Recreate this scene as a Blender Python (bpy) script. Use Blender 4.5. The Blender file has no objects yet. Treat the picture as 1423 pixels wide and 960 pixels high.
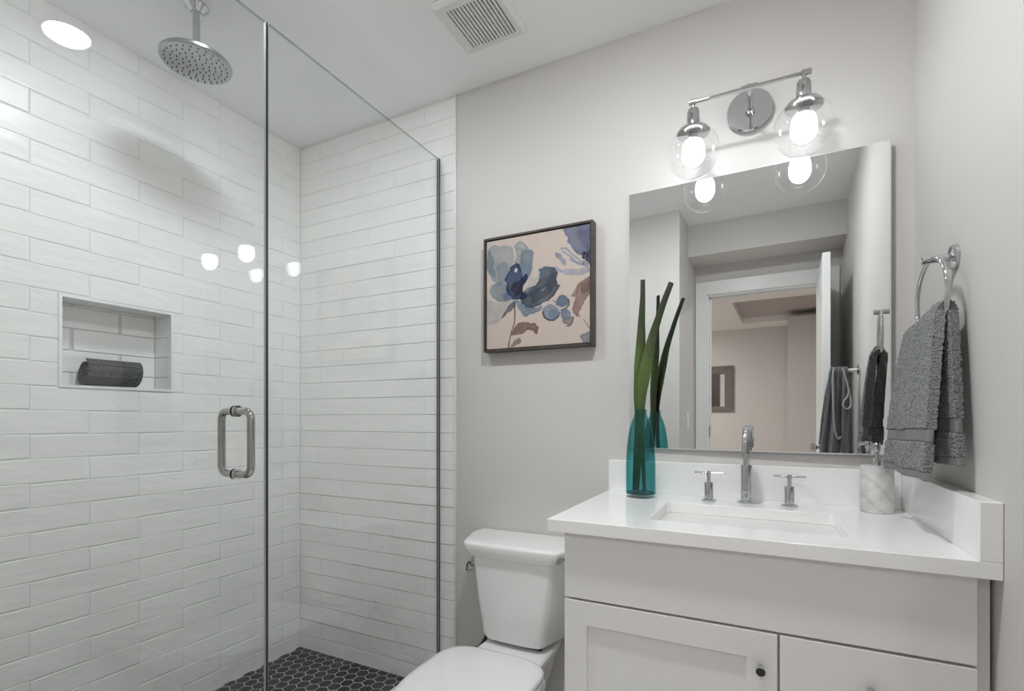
import bpy, bmesh, math, random
import numpy as np
from mathutils import Vector, Matrix
random.seed(7)
rng = np.random.default_rng(7)
S = bpy.context.scene
COL = S.collection
PI = math.pi

# ------------------------------------------------------------------ camera, world, exposure
F_PX, Y0, YAW = 694.78, 579.8, 0.4665
cam = bpy.data.cameras.new('camera')
cam.sensor_fit = 'HORIZONTAL'; cam.sensor_width = 36.0
cam.lens = F_PX / 1423 * 36.0
cam.shift_y = (Y0 - 480) / 1423
cam.clip_start = 0.02
co = bpy.data.objects.new('camera', cam); COL.objects.link(co)
co.location = (2.0249, -1.7183, 1.1253)
co.rotation_euler = (PI / 2, 0, YAW)
S.camera = co

w = bpy.data.worlds.new('world'); S.world = w; w.use_nodes = True
w.node_tree.nodes['Background'].inputs[0].default_value = (0.8, 0.85, 0.9, 1)
w.node_tree.nodes['Background'].inputs[1].default_value = 0.3

S.view_settings.view_transform = 'Standard'
S.view_settings.look = 'None'
S.view_settings.exposure = 0.24
S.view_settings.gamma = 1.0
S.view_settings.use_curve_mapping = False
try:
    S.cycles.max_bounces = 14; S.cycles.diffuse_bounces = 8; S.cycles.glossy_bounces = 8
    S.cycles.transparent_max_bounces = 24; S.cycles.transmission_bounces = 8
    S.cycles.sample_clamp_indirect = 6.0
    S.cycles.caustics_reflective = False; S.cycles.caustics_refractive = False
except Exception:
    pass

# lamp strengths (the hall ones are added fill)
L_BULB, L_BULB_COL = 13.0, (0.90, 0.97, 1.0)
L_DOWN_ROOM = 335.0
L_DOWN_SHOWER = 112.0
L_FILL_HALL, L_FILL_HALLFAR = 195.0, 800.0  # added fill lamps out of view: by the door, far hall

# ------------------------------------------------------------------ helpers
def s2l(c):
    return tuple(((x / 255) / 12.92 if x / 255 <= 0.04045 else ((x / 255 + 0.055) / 1.055) ** 2.4) for x in c)

def mat(name, col=(0.8, 0.8, 0.8), rough=0.5, metal=0.0, spec=0.5, coat=0.0, emit=None, estr=0.0):
    m = bpy.data.materials.new(name); m.use_nodes = True
    b = m.node_tree.nodes['Principled BSDF']
    b.inputs['Base Color'].default_value = (*col, 1)
    b.inputs['Roughness'].default_value = rough
    b.inputs['Metallic'].default_value = metal
    b.inputs['Specular IOR Level'].default_value = spec
    b.inputs['Coat Weight'].default_value = coat
    if emit:
        b.inputs['Emission Color'].default_value = (*emit, 1)
        b.inputs['Emission Strength'].default_value = estr
    return m

def noise_bump(m, scale=20, strength=0.1, dist=0.002, stretch=(1, 1, 1), detail=3, colvar=0.0, cscale=None):
    nt = m.node_tree; b = nt.nodes['Principled BSDF']
    tc = nt.nodes.new('ShaderNodeTexCoord'); mp = nt.nodes.new('ShaderNodeMapping')
    mp.inputs['Scale'].default_value = stretch
    nt.links.new(tc.outputs['Object'], mp.inputs[0])
    if strength > 0:
        n = nt.nodes.new('ShaderNodeTexNoise'); n.inputs['Scale'].default_value = scale; n.inputs['Detail'].default_value = detail
        bp = nt.nodes.new('ShaderNodeBump'); bp.inputs['Strength'].default_value = strength; bp.inputs['Distance'].default_value = dist
        nt.links.new(mp.outputs[0], n.inputs['Vector']); nt.links.new(n.outputs['Fac'], bp.inputs['Height'])
        nt.links.new(bp.outputs[0], b.inputs['Normal'])
    if colvar > 0:
        n2 = nt.nodes.new('ShaderNodeTexNoise'); n2.inputs['Scale'].default_value = cscale or scale * 0.4; n2.inputs['Detail'].default_value = 4
        rp = nt.nodes.new('ShaderNodeValToRGB')
        c = b.inputs['Base Color'].default_value
        rp.color_ramp.elements[0].position = 0.3; rp.color_ramp.elements[1].position = 0.7
        rp.color_ramp.elements[0].color = (c[0] * (1 - colvar), c[1] * (1 - colvar), c[2] * (1 - colvar), 1)
        rp.color_ramp.elements[1].color = (min(1, c[0] * (1 + colvar)), min(1, c[1] * (1 + colvar)), min(1, c[2] * (1 + colvar)), 1)
        nt.links.new(mp.outputs[0], n2.inputs['Vector']); nt.links.new(n2.outputs['Fac'], rp.inputs[0])
        nt.links.new(rp.outputs[0], b.inputs['Base Color'])
    return m

def glass_mat(name, tint=(0.985, 0.99, 0.987), f0=0.04, rough=0.0, gain=0.9):
    """thin clear pane: straight-through transparency plus a mirror reflection by Schlick's law"""
    m = bpy.data.materials.new(name); m.use_nodes = True
    nt = m.node_tree; nt.nodes.clear()
    out = nt.nodes.new('ShaderNodeOutputMaterial')
    tr = nt.nodes.new('ShaderNodeBsdfTransparent'); tr.inputs[0].default_value = (*tint, 1)
    gl = nt.nodes.new('ShaderNodeBsdfGlossy'); gl.inputs['Color'].default_value = (1, 1, 1, 1); gl.inputs['Roughness'].default_value = rough
    lw = nt.nodes.new('ShaderNodeLayerWeight'); lw.inputs['Blend'].default_value = 0.5
    pw = nt.nodes.new('ShaderNodeMath'); pw.operation = 'POWER'; pw.inputs[1].default_value = 5
    ml = nt.nodes.new('ShaderNodeMath'); ml.operation = 'MULTIPLY_ADD'; ml.inputs[1].default_value = gain; ml.inputs[2].default_value = f0
    mx = nt.nodes.new('ShaderNodeMixShader')
    nt.links.new(lw.outputs['Facing'], pw.inputs[0]); nt.links.new(pw.outputs[0], ml.inputs[0])
    nt.links.new(ml.outputs[0], mx.inputs[0]); nt.links.new(tr.outputs[0], mx.inputs[1]); nt.links.new(gl.outputs[0], mx.inputs[2])
    nt.links.new(mx.outputs[0], out.inputs[0])
    return m

def edge_absorb(m, deep):
    nt = m.node_tree
    tr = [n for n in nt.nodes if n.type == 'BSDF_TRANSPARENT'][0]; lw = [n for n in nt.nodes if n.type == 'LAYER_WEIGHT'][0]
    pw = nt.nodes.new('ShaderNodeMath'); pw.operation = 'POWER'; pw.inputs[1].default_value = 2.2
    mx = nt.nodes.new('ShaderNodeMixRGB'); mx.inputs[1].default_value = tr.inputs[0].default_value; mx.inputs[2].default_value = (*deep, 1)
    nt.links.new(lw.outputs['Facing'], pw.inputs[0]); nt.links.new(pw.outputs[0], mx.inputs[0]); nt.links.new(mx.outputs[0], tr.inputs[0])
    return m

def emit_mat(name, col, strength):
    m = bpy.data.materials.new(name); m.use_nodes = True
    nt = m.node_tree; nt.nodes.clear()
    out = nt.nodes.new('ShaderNodeOutputMaterial'); e = nt.nodes.new('ShaderNodeEmission')
    e.inputs[0].default_value = (*col, 1); e.inputs[1].default_value = strength
    nt.links.new(e.outputs[0], out.inputs[0])
    return m

BASE = {}
def thing(name, label, cat, loc, group=None):
    o = bpy.data.objects.new(name, None); COL.objects.link(o)
    o.empty_display_size = 0.05
    o.location = loc; o['label'] = label; o['category'] = cat
    if group: o['group'] = group
    BASE[o.name] = Vector(loc)
    return o

def root_of(o):
    while o.parent: o = o.parent
    return o

def obj(name, bm, m, parent=None, bevel=0.0, segs=2, smooth=True, angle=35, loc=None, label=None):
    """link a bmesh (world coordinates) as ONE mesh object"""
    if parent is not None: base = BASE[root_of(parent).name]
    elif loc is not None: base = Vector(loc)
    else:
        xs = [v.co for v in bm.verts]
        base = Vector(((min(c.x for c in xs) + max(c.x for c in xs)) / 2, (min(c.y for c in xs) + max(c.y for c in xs)) / 2, min(c.z for c in xs)))
    bmesh.ops.translate(bm, verts=bm.verts, vec=-base)
    bmesh.ops.recalc_face_normals(bm, faces=bm.faces)
    me = bpy.data.meshes.new(name); bm.to_mesh(me); bm.free()
    o = bpy.data.objects.new(name, me); COL.objects.link(o)
    for x in (m if isinstance(m, (list, tuple)) else [m]): me.materials.append(x)
    if parent is not None: o.parent = parent
    else: o.location = base; BASE[o.name] = base
    if smooth:
        for p in me.polygons: p.use_smooth = True
        me.set_sharp_from_angle(angle=math.radians(angle))
    if bevel > 0:
        md = o.modifiers.new('bevel', 'BEVEL'); md.width = bevel; md.segments = segs; md.limit_method = 'ANGLE'; md.angle_limit = math.radians(40)
        md.harden_normals = False
    if label: o['label'] = label
    return o

def tag(o, label, cat, group=None):
    o['label'] = label; o['category'] = cat
    if group: o['group'] = group
    return o

def struct(name, bm, m, parent=None, **k):
    o = obj(name, bm, m, parent, **k)
    if parent is None: o['kind'] = 'structure'
    return o

def NB(): return bmesh.new()

def bx(bm, x0, x1, y0, y1, z0, z1, mi=0):
    vs = [bm.verts.new(p) for p in ((x0, y0, z0), (x1, y0, z0), (x1, y1, z0), (x0, y1, z0), (x0, y0, z1), (x1, y0, z1), (x1, y1, z1), (x0, y1, z1))]
    for f in ((0, 3, 2, 1), (4, 5, 6, 7), (0, 1, 5, 4), (1, 2, 6, 5), (2, 3, 7, 6), (3, 0, 4, 7)):
        fc = bm.faces.new([vs[i] for i in f]); fc.material_index = mi
    return bm

def box(*a): return bx(NB(), *a)

def ring_loft(bm, rings, cap0=True, cap1=True, closed=False, mi=0):
    R = [[bm.verts.new(p) for p in r] for r in rings]
    n = len(R[0]); m = len(R)
    for i in range(m if closed else m - 1):
        a, b = R[i], R[(i + 1) % m]
        for j in range(n):
            f = bm.faces.new((a[j], a[(j + 1) % n], b[(j + 1) % n], b[j])); f.material_index = mi
    if not closed:
        if cap0: bm.faces.new(list(reversed(R[0]))).material_index = mi
        if cap1: bm.faces.new(R[-1]).material_index = mi
    return bm

def frame_of(d):
    d = Vector(d).normalized()
    a = Vector((0, 0, 1)) if abs(d.z) < 0.9 else Vector((1, 0, 0))
    u = d.cross(a).normalized(); v = d.cross(u).normalized()
    return u, v

def lathe(bm, prof, org=(0, 0, 0), axis=(0, 0, 1), n=32, cap0=True, cap1=True, closed=False, mi=0):
    """prof = [(radius, distance along axis)]"""
    d = Vector(axis).normalized(); u, v = frame_of(d); o = Vector(org)
    rings = [[o + d * h + (u * math.cos(2 * PI * k / n) + v * math.sin(2 * PI * k / n)) * max(r, 1e-5) for k in range(n)] for r, h in prof]
    return ring_loft(bm, rings, cap0, cap1, closed, mi)

def cyl(bm, a, b, r, n=24, mi=0):
    a = Vector(a); b = Vector(b)
    return lathe(bm, [(r, 0), (r, (b - a).length)], a, b - a, n, mi=mi)

def tube(bm, pts, r, n=12, closed=False, rad2=None, cap=True):
    """tube along a polyline, parallel-transported; r may be a list; rad2 flattens the second axis"""
    P = [Vector(p) for p in pts]; m = len(P)
    T = []
    for i in range(m):
        if closed: t = P[(i + 1) % m] - P[i - 1]
        else: t = P[min(i + 1, m - 1)] - P[max(i - 1, 0)]
        T.append(t.normalized())
    u, _ = frame_of(T[0]); rings = []
    for i in range(m):
        u = (u - T[i] * u.dot(T[i])).normalized(); v = T[i].cross(u)
        ri = r[i] if isinstance(r, (list, tuple)) else r
        r2 = ri if rad2 is None else (rad2[i] if isinstance(rad2, (list, tuple)) else rad2)
        rings.append([P[i] + u * math.cos(2 * PI * k / n) * ri + v * math.sin(2 * PI * k / n) * r2 for k in range(n)])
    return ring_loft(bm, rings, cap, cap, closed)

def prism(bm, poly, z0, z1, mi=0):
    return ring_loft(bm, [[(x, y, z0) for x, y in poly], [(x, y, z1) for x, y in poly]], mi=mi)

def rrect(x0, x1, y0, y1, r, n=6):
    out = []
    for cx, cy, a0 in ((x1 - r, y1 - r, 0), (x0 + r, y1 - r, PI / 2), (x0 + r, y0 + r, PI), (x1 - r, y0 + r, 1.5 * PI)):
        for k in range(n + 1):
            a = a0 + PI / 2 * k / n
            out.append((cx + r * math.cos(a), cy + r * math.sin(a)))
    return out

def catmull(pts, n=8):
    P = [Vector(p) for p in pts]; out = []
    for i in range(len(P) - 1):
        p0, p1, p2, p3 = P[max(i - 1, 0)], P[i], P[i + 1], P[min(i + 2, len(P) - 1)]
        for k in range(n):
            t = k / n
            out.append(0.5 * ((2 * p1) + (p2 - p0) * t + (2 * p0 - 5 * p1 + 4 * p2 - p3) * t * t + (3 * p1 - p0 - 3 * p2 + p3) * t ** 3))
    out.append(P[-1]); return out

def grid(bm, nu, nv, f):
    V = [[bm.verts.new(f(i / (nu - 1), j / (nv - 1))) for j in range(nv)] for i in range(nu)]
    for i in range(nu - 1):
        for j in range(nv - 1): bm.faces.new((V[i][j], V[i + 1][j], V[i + 1][j + 1], V[i][j + 1]))
    return bm

# ------------------------------------------------------------------ materials
M_wall = noise_bump(mat('grey wall paint', (0.605, 0.582, 0.562), 0.55, spec=0.3), 260, 0.05, 0.0006)
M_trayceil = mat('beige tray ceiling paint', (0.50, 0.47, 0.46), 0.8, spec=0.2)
M_hallwall = noise_bump(mat('hall wall paint', (0.57, 0.54, 0.525), 0.6, spec=0.3), 260, 0.05, 0.0006)
M_ceil = noise_bump(mat('ceiling paint', (0.90, 0.905, 0.905), 0.75, spec=0.2), 240, 0.05, 0.0006)
M_trim = mat('white trim paint', (0.78, 0.78, 0.775), 0.35)
M_cab = noise_bump(mat('pale grey cabinet paint', (0.74, 0.73, 0.715), 0.38), 90, 0.03, 0.0004, (1, 1, 6))
M_quartz = noise_bump(mat('white quartz', (0.86, 0.855, 0.85), 0.16, coat=0.2), 60, 0.0, colvar=0.02, cscale=120)
M_porc = mat('white porcelain', (0.83, 0.83, 0.825), 0.08, coat=0.3)
M_tile = noise_bump(mat('handmade white tile', (0.85, 0.85, 0.84), 0.33), 9, 0.55, 0.006, (1, 1, 2.6), 2, 0.025, 5)
M_grout = noise_bump(mat('pale grout', (0.74, 0.74, 0.73), 0.85, spec=0.2), 300, 0.1, 0.001)
M_hex = noise_bump(mat('black hexagon tile', (0.017, 0.017, 0.016), 0.5), 40, 0.15, 0.002, colvar=0.4, cscale=25)
M_hex.node_tree.nodes['Principled BSDF'].inputs['Specular IOR Level'].default_value = 0.22
M_hexgrout = mat('grey floor grout', (0.42, 0.42, 0.40), 0.9, spec=0.2)
M_floor = noise_bump(mat('grey floor tile', (0.74, 0.735, 0.73), 0.4), 12, 0.05, colvar=0.12, cscale=4)
M_wood = noise_bump(mat('hall floor boards', (0.52, 0.46, 0.40), 0.4), 6, 0.05, 0.002, (1, 10, 1), 4, 0.2, 5)
M_chrome = mat('polished chrome', (0.60, 0.61, 0.62), 0.04, 1.0)
M_hallreflect = mat('knob face with painted hall reflection', (0.02, 0.02, 0.02), 0.08, 0.3)  # dark reflection of the hall put into the face colour
M_nickel = mat('polished nickel', (0.44, 0.43, 0.41), 0.08, 1.0)
M_alu = mat('brushed aluminium trim', (0.86, 0.88, 0.90), 0.4, 0.45)
M_silver = mat('mirror silver', (0.86, 0.88, 0.875), 0.0, 1.0)
M_mirredge = mat('mirror glass edge', (0.62, 0.66, 0.65), 0.15, 0.0, coat=0.5)
M_glass = glass_mat('clear shower glass', (0.982, 0.988, 0.985), 0.045)
M_glassedge = glass_mat('grey green glass edge', (0.52, 0.56, 0.545), 0.06)
M_polish = mat('polished pale glass edge', (0.62, 0.64, 0.635), 0.2, coat=0.5)
M_seal_gapshade = mat('dark seal and gap shade', (0.03, 0.033, 0.032), 0.3)
M_globe = glass_mat('clear globe glass', (0.985, 0.985, 0.985), 0.075, gain=0.8)
M_teal = edge_absorb(glass_mat('teal vase glass', (0.52, 0.825, 0.835), 0.035, gain=0.35), (0.22, 0.50, 0.51))
M_tealdeep = glass_mat('deep teal base glass', (0.16, 0.5, 0.52), 0.05, gain=0.6)
M_clear = glass_mat('clear base glass', (0.90, 0.93, 0.93), 0.08, gain=0.8)
M_bulb = emit_mat('lit bulb', L_BULB_COL, L_BULB)
M_lens = emit_mat('room downlight lens', (0.945, 0.98, 1.0), L_DOWN_ROOM)
M_lens_s = emit_mat('shower downlight lens', (0.94, 0.99, 1.0), L_DOWN_SHOWER)
M_fill_h = emit_mat('hall fill lens', (1.0, 0.975, 0.95), L_FILL_HALL)
M_fill_f = emit_mat('far hall fill lens', (1.0, 0.975, 0.95), L_FILL_HALLFAR)
M_black = mat('black void', (0.004, 0.004, 0.004), 0.9, spec=0.05)
M_blackplastic = mat('black rubber', (0.02, 0.02, 0.02), 0.5)
M_frame = noise_bump(mat('dark walnut frame', (0.052, 0.040, 0.033), 0.45), 25, 0.2, 0.001, (1, 1, 8), 4, 0.45, 18)
M_hallframe = noise_bump(mat('weathered grey frame', (0.13, 0.115, 0.10), 0.6), 25, 0.2, 0.001, (1, 1, 5), 4, 0.25, 12)
M_plate = mat('white plastic', (0.78, 0.78, 0.77), 0.35)
M_vent = mat('white vent plastic', (0.74, 0.74, 0.735), 0.45)

def towel_mat(name, col, sc=420, dist=0.004, wv=False):
    m = mat(name, col, 0.95, spec=0.1)
    nt = m.node_tree; b = nt.nodes['Principled BSDF']
    b.inputs['Sheen Weight'].default_value = 0.35; b.inputs['Sheen Roughness'].default_value = 0.6
    tc = nt.nodes.new('ShaderNodeTexCoord')
    n = nt.nodes.new('ShaderNodeTexVoronoi'); n.inputs['Scale'].default_value = sc
    nt.links.new(tc.outputs['Object'], n.inputs['Vector'])
    bp = nt.nodes.new('ShaderNodeBump'); bp.inputs['Strength'].default_value = 0.9; bp.inputs['Distance'].default_value = dist
    bp.invert = True
    nt.links.new(n.outputs['Distance'], bp.inputs['Height']); nt.links.new(bp.outputs[0], b.inputs['Normal'])
    rp = nt.nodes.new('ShaderNodeValToRGB')
    rp.color_ramp.elements[0].color = (col[0] * 1.3, col[1] * 1.3, col[2] * 1.3, 1)
    rp.color_ramp.elements[1].color = (col[0] * 0.5, col[1] * 0.5, col[2] * 0.5, 1)
    rp.color_ramp.elements[1].position = 0.85
    nt.links.new(n.outputs['Distance'], rp.inputs[0]); nt.links.new(rp.outputs[0], b.inputs['Base Color'])
    return m
M_terry = towel_mat('grey terry', (0.255, 0.26, 0.262), 330, 0.004)
M_band = noise_bump(mat('grey woven band', (0.22, 0.222, 0.223), 0.9, spec=0.1), 300, 0.6, 0.001, (1, 1, 6))
M_terrydark = towel_mat('dark terry', (0.17, 0.17, 0.175), 300, 0.003)
M_pale = noise_bump(mat('pale towel hem', (0.33, 0.33, 0.33), 0.9, spec=0.1), 300, 0.4, 0.001)
M_waffle = mat('charcoal waffle cloth', (0.035, 0.036, 0.036), 0.95, spec=0.1)
def _waffle():
    nt = M_waffle.node_tree; b = nt.nodes['Principled BSDF']
    tc = nt.nodes.new('ShaderNodeTexCoord'); mp = nt.nodes.new('ShaderNodeMapping'); mp.inputs['Rotation'].default_value = (0.785, 0, 0)
    nt.links.new(tc.outputs['UV'], mp.inputs[0])
    ck = nt.nodes.new('ShaderNodeTexVoronoi'); ck.inputs['Scale'].default_value = 125; ck.inputs['Randomness'].default_value = 0.25
    nt.links.new(tc.outputs['Object'], ck.inputs['Vector'])
    bp = nt.nodes.new('ShaderNodeBump'); bp.inputs['Strength'].default_value = 1.0; bp.inputs['Distance'].default_value = 0.004
    nt.links.new(ck.outputs['Distance'], bp.inputs['Height']); nt.links.new(bp.outputs[0], b.inputs['Normal'])
    rp = nt.nodes.new('ShaderNodeValToRGB')
    rp.color_ramp.elements[0].color = (0.018, 0.019, 0.019, 1); rp.color_ramp.elements[1].color = (0.12, 0.124, 0.124, 1)
    rp.color_ramp.elements[0].position = 0.1; rp.color_ramp.elements[1].position = 0.65
    nt.links.new(ck.outputs['Distance'], rp.inputs[0]); nt.links.new(rp.outputs[0], b.inputs['Base Color'])
_waffle()

def marble():
    m = mat('white marble', (0.7, 0.7, 0.69), 0.3)
    nt = m.node_tree; b = nt.nodes['Principled BSDF']
    tc = nt.nodes.new('ShaderNodeTexCoord'); mp = nt.nodes.new('ShaderNodeMapping')
    mp.inputs['Rotation'].default_value = (0.5, 0.75, 0.3); mp.inputs['Location'].default_value = (0.31, 0.12, 0.43)
    n = nt.nodes.new('ShaderNodeTexNoise'); n.inputs['Scale'].default_value = 9; n.inputs['Detail'].default_value = 6; n.inputs['Distortion'].default_value = 0.8
    wv = nt.nodes.new('ShaderNodeTexWave'); wv.inputs['Scale'].default_value = 7; wv.inputs['Distortion'].default_value = 9; wv.inputs['Detail'].default_value = 4
    nt.links.new(tc.outputs['Object'], mp.inputs[0]); nt.links.new(mp.outputs[0], n.inputs['Vector']); nt.links.new(mp.outputs[0], wv.inputs['Vector'])
    r1 = nt.nodes.new('ShaderNodeValToRGB')
    r1.color_ramp.elements[0].position = 0.32; r1.color_ramp.elements[0].color = (0.42, 0.42, 0.415, 1)
    r1.color_ramp.elements[1].position = 0.62; r1.color_ramp.elements[1].color = (0.72, 0.715, 0.70, 1)
    r2 = nt.nodes.new('ShaderNodeValToRGB')
    r2.color_ramp.elements[0].position = 0.0; r2.color_ramp.elements[0].color = (0.62, 0.61, 0.59, 1)
    r2.color_ramp.elements[1].position = 0.22; r2.color_ramp.elements[1].color = (1, 1, 1, 1)
    mx = nt.nodes.new('ShaderNodeMixRGB'); mx.blend_type = 'MULTIPLY'; mx.inputs[0].default_value = 0.4
    nt.links.new(n.outputs['Fac'], r1.inputs[0]); nt.links.new(wv.outputs['Fac'], r2.inputs[0])
    nt.links.new(r1.outputs[0], mx.inputs[1]); nt.links.new(r2.outputs[0], mx.inputs[2]); nt.links.new(mx.outputs[0], b.inputs['Base Color'])
    return m
M_marble = marble()

def reed():
    m = mat('green reed leaf', (0.10, 0.19, 0.04), 0.45)
    nt = m.node_tree; b = nt.nodes['Principled BSDF']
    at = nt.nodes.new('ShaderNodeAttribute'); at.attribute_name = 'along'
    tc = nt.nodes.new('ShaderNodeTexCoord'); n = nt.nodes.new('ShaderNodeTexNoise'); n.inputs['Scale'].default_value = 60; n.inputs['Detail'].default_value = 5
    nt.links.new(tc.outputs['Object'], n.inputs['Vector'])
    ad = nt.nodes.new('ShaderNodeMath'); ad.operation = 'MULTIPLY_ADD'; ad.inputs[1].default_value = 0.22; 
    nt.links.new(n.outputs['Fac'], ad.inputs[0]); nt.links.new(at.outputs['Fac'], ad.inputs[2])
    rp = nt.nodes.new('ShaderNodeValToRGB'); e = rp.color_ramp.elements
    e[0].position = 0.10; e[0].color = (0.030, 0.045, 0.018, 1)
    e[1].position = 0.98; e[1].color = (0.035, 0.042, 0.022, 1)
    for p, c in ((0.35, (0.045, 0.085, 0.022)), (0.48, (0.072, 0.115, 0.028)), (0.62, (0.105, 0.155, 0.040)), (0.76, (0.056, 0.080, 0.028)), (0.86, (0.034, 0.055, 0.022))):
        k = e.new(p); k.color = (*c, 1)
    nt.links.new(ad.outputs[0], rp.inputs[0]); nt.links.new(rp.outputs[0], b.inputs['Base Color'])
    return m
M_reed = reed()

# ------------------------------------------------------------------ room shell
H = 2.44; XR = 2.394; YF = -2.214; XP = 1.48; YP = -1.608; ZS = 2.228
NY0, NY1, NZ0, NZ1 = -0.937, -0.591, 1.224, 1.523      # niche opening in the left wall
HX0, HX1, HY = -0.8, 3.9, -5.2                          # hall extents

struct('floor', box(-0.1, XR + 0.1, -2.33, 0.1, -0.12, 0.0), M_floor, smooth=False)
struct('ceiling', box(-0.1, XR + 0.1, -1.918, 0.1, H, H + 0.1), M_ceil, smooth=False)

# left wall with the niche hole, tiled
b = NB(); XS = -0.0017
bx(b, -0.13, XS, NY1, 0.1, 0, H); bx(b, -0.13, XS, -1.70, NY0, 0, H)
bx(b, -0.13, XS, NY0, NY1, 0, NZ0); bx(b, -0.13, XS, NY0, NY1, NZ1, H); bx(b, -0.13, -0.115, NY0, NY1, NZ0, NZ1)
wl = struct('wall_left', b, M_grout, smooth=False)

def tile_piece(bm, org, U, V, N, u0, u1, v0, v1, lip):
    """one glazed tile: raised face with chamfered edges, tilted a hair as laid by hand"""
    if u1 - u0 < 0.008 or v1 - v0 < 0.008: return
    g = 0.0009; c = 0.0022
    org = Vector(org); U = Vector(U); V = Vector(V); N = Vector(N)
    lo = random.uniform(0.2, 1.0)
    t = [lip * (lo + random.uniform(-0.2, 0.2)) if k < 2 else lip * random.uniform(-0.45, -0.05) for k in range(4)]
    o = [(u0 + g, v0 + g), (u1 - g, v0 + g), (u1 - g, v1 - g), (u0 + g, v1 - g)]
    i = [(u0 + g + c, v0 + g + c), (u1 - g - c, v0 + g + c), (u1 - g - c, v1 - g - c), (u0 + g + c, v1 - g - c)]
    A = [bm.verts.new(org + U * p + V * q - N * 0.0035) for p, q in o]
    B = [bm.verts.new(org + U * p + V * q + N * (-0.0018 + t[k])) for k, (p, q) in enumerate(o)]
    C_ = [bm.verts.new(org + U * p + V * q + N * t[k]) for k, (p, q) in enumerate(i)]
    for k in range(4):
        l = (k + 1) % 4
        bm.faces.new((A[k], A[l], B[l], B[k])); bm.faces.new((B[k], B[l], C_[l], C_[k]))
    bm.faces.new(C_)

PITCH, ZR = 0.0762, 0.069
b = NB(); slope = 0.0122
# local frame of the left wall: u runs along -y, v along z (rows rise a little towards the front)
for r in range(-2, 32):
    z0 = ZR + r * PITCH
    off = -0.707 if r % 2 == 0 else -0.553
    joints = sorted([off + 0.303 * k for k in range(-5, 5)])
    ys = [y for y in joints if -1.66 < y < -0.012]
    ys = [-1.66] + ys + [0.0]
    for y0, y1 in zip(ys[:-1], ys[1:]):
        ym = (y0 + y1) / 2; dz = -slope * ym
        a, c = max(z0 + dz, 0.0), min(z0 + dz + PITCH, H)
        if c - a < 0.01: continue
        lip = 0.0004 if z0 > 0.9 else 0.0007
        if y1 <= NY0 or y0 >= NY1 or c <= NZ0 or a >= NZ1:
            rects = [(y0, y1, a, c)]
        else:
            rects = []
            if y0 < NY0: rects.append((y0, NY0, a, c))
            if y1 > NY1: rects.append((NY1, y1, a, c))
            m0, m1 = max(y0, NY0), min(y1, NY1)
            if a < NZ0: rects.append((m0, m1, a, NZ0))
            if c > NZ1: rects.append((m0, m1, NZ1, c))
        for q in rects: tile_piece(b, (0, 0, 0), (0, 1, 0), (0, 0, 1), (1, 0, 0), *q, lip)
struct('tiling', b, M_tile, wl, smooth=False)
# niche lining
b = NB()
for r in range(5):
    z0 = NZ0 - 0.02 + r * PITCH
    for y0, y1 in ([(-0.937, -0.86), (-0.86, -0.591)] if r % 2 == 0 else [(-0.937, -0.715), (-0.715, -0.591)]):
        a, c = max(z0, NZ0 + 0.004), min(z0 + PITCH, NZ1 - 0.004)
        tile_piece(b, (-0.11, 0, 0), (0, 1, 0), (0, 0, 1), (1, 0, 0), y0 + 0.004, y1 - 0.004, a, c, 0.0003)
for (s0, s1) in ((NZ0, 'b'), (NZ1, 't')):
    n = 1 if s1 == 'b' else -1
    tile_piece(b, (0, 0, s0 + n * 0.005), (0, 1, 0), (1, 0, 0), (0, 0, n), NY0, NY1, -0.112, -0.001, 0)
for (s0, n) in ((NY0, 1), (NY1, -1)):
    for r in range(5):
        z0 = NZ0 - 0.02 + r * PITCH
        tile_piece(b, (0, s0 + n * 0.005, 0), (1, 0, 0), (0, 0, 1), (0, n, 0), -0.112, -0.001, max(z0, NZ0 + 0.004), min(z0 + PITCH, NZ1 - 0.004), 0)
struct('niche_lining', b, M_tile, wl, smooth=False)
# metal edge round the niche: four mitred strips in one frame
b = NB(); e = 0.0075
outer = [(NY0 - 0.002, NZ0 - 0.002), (NY1 + 0.002, NZ0 - 0.002), (NY1 + 0.002, NZ1 + 0.002), (NY0 - 0.002, NZ1 + 0.002)]
inner = [(NY0 + e, NZ0 + e), (NY1 - e, NZ0 + e), (NY1 - e, NZ1 - e), (NY0 + e, NZ1 - e)]
ring_loft(b, [[(-0.02, y, z) for y, z in outer], [(0.0035, y, z) for y, z in outer], [(0.0035, y, z) for y, z in inner], [(-0.02, y, z) for y, z in inner]], closed=True)
struct('trim_1', b, M_alu, smooth=False, bevel=0.0008)

# back wall: painted plane and the tiled shower end
b = NB(); bx(b, 0.903, XR + 0.1, 0.0, 0.1, 0, H)
wb = struct('wall_back', b, M_wall, smooth=False)
b = NB(); bx(b, -0.1, 0.903, 0.0017, 0.1, 0, H)
struct('tile_backing', b, M_grout, wb, smooth=False)
b = NB()
for r in range(-1, 31):
    z0 = ZR + r * PITCH
    off = 0.136 if r % 2 == 0 else 0.284
    xs = [0.0] + [x for x in [off + 0.305 * k for k in range(-1, 4)] if 0.02 < x < 0.888] + [0.9]
    a, c = max(z0, 0), min(z0 + PITCH, H)
    if c - a < 0.01: continue
    lip = 0.0010 if z0 > 1.3 else (0.0016 if z0 > 0.8 else 0.0026)
    for x0, x1 in zip(xs[:-1], xs[1:]):
        tile_piece(b, (0, 0, 0), (1, 0, 0), (0, 0, 1), (0, -1, 0), x0, x1, a, c, lip)
struct('tiling', b, M_tile, wb, smooth=False)
b = NB(); bx(b, 0.900, 0.906, -0.006, 0.003, 0.0, H)
struct('trim_2', b, M_alu, smooth=False)

struct('wall_right', box(XR, XR + 0.1, YF - 0.1, 0.1, 0, H), M_wall, smooth=False)
struct('wall_partition', box(-0.1, XP, YF - 0.1, YP, 0, H), M_wall, smooth=False)
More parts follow.
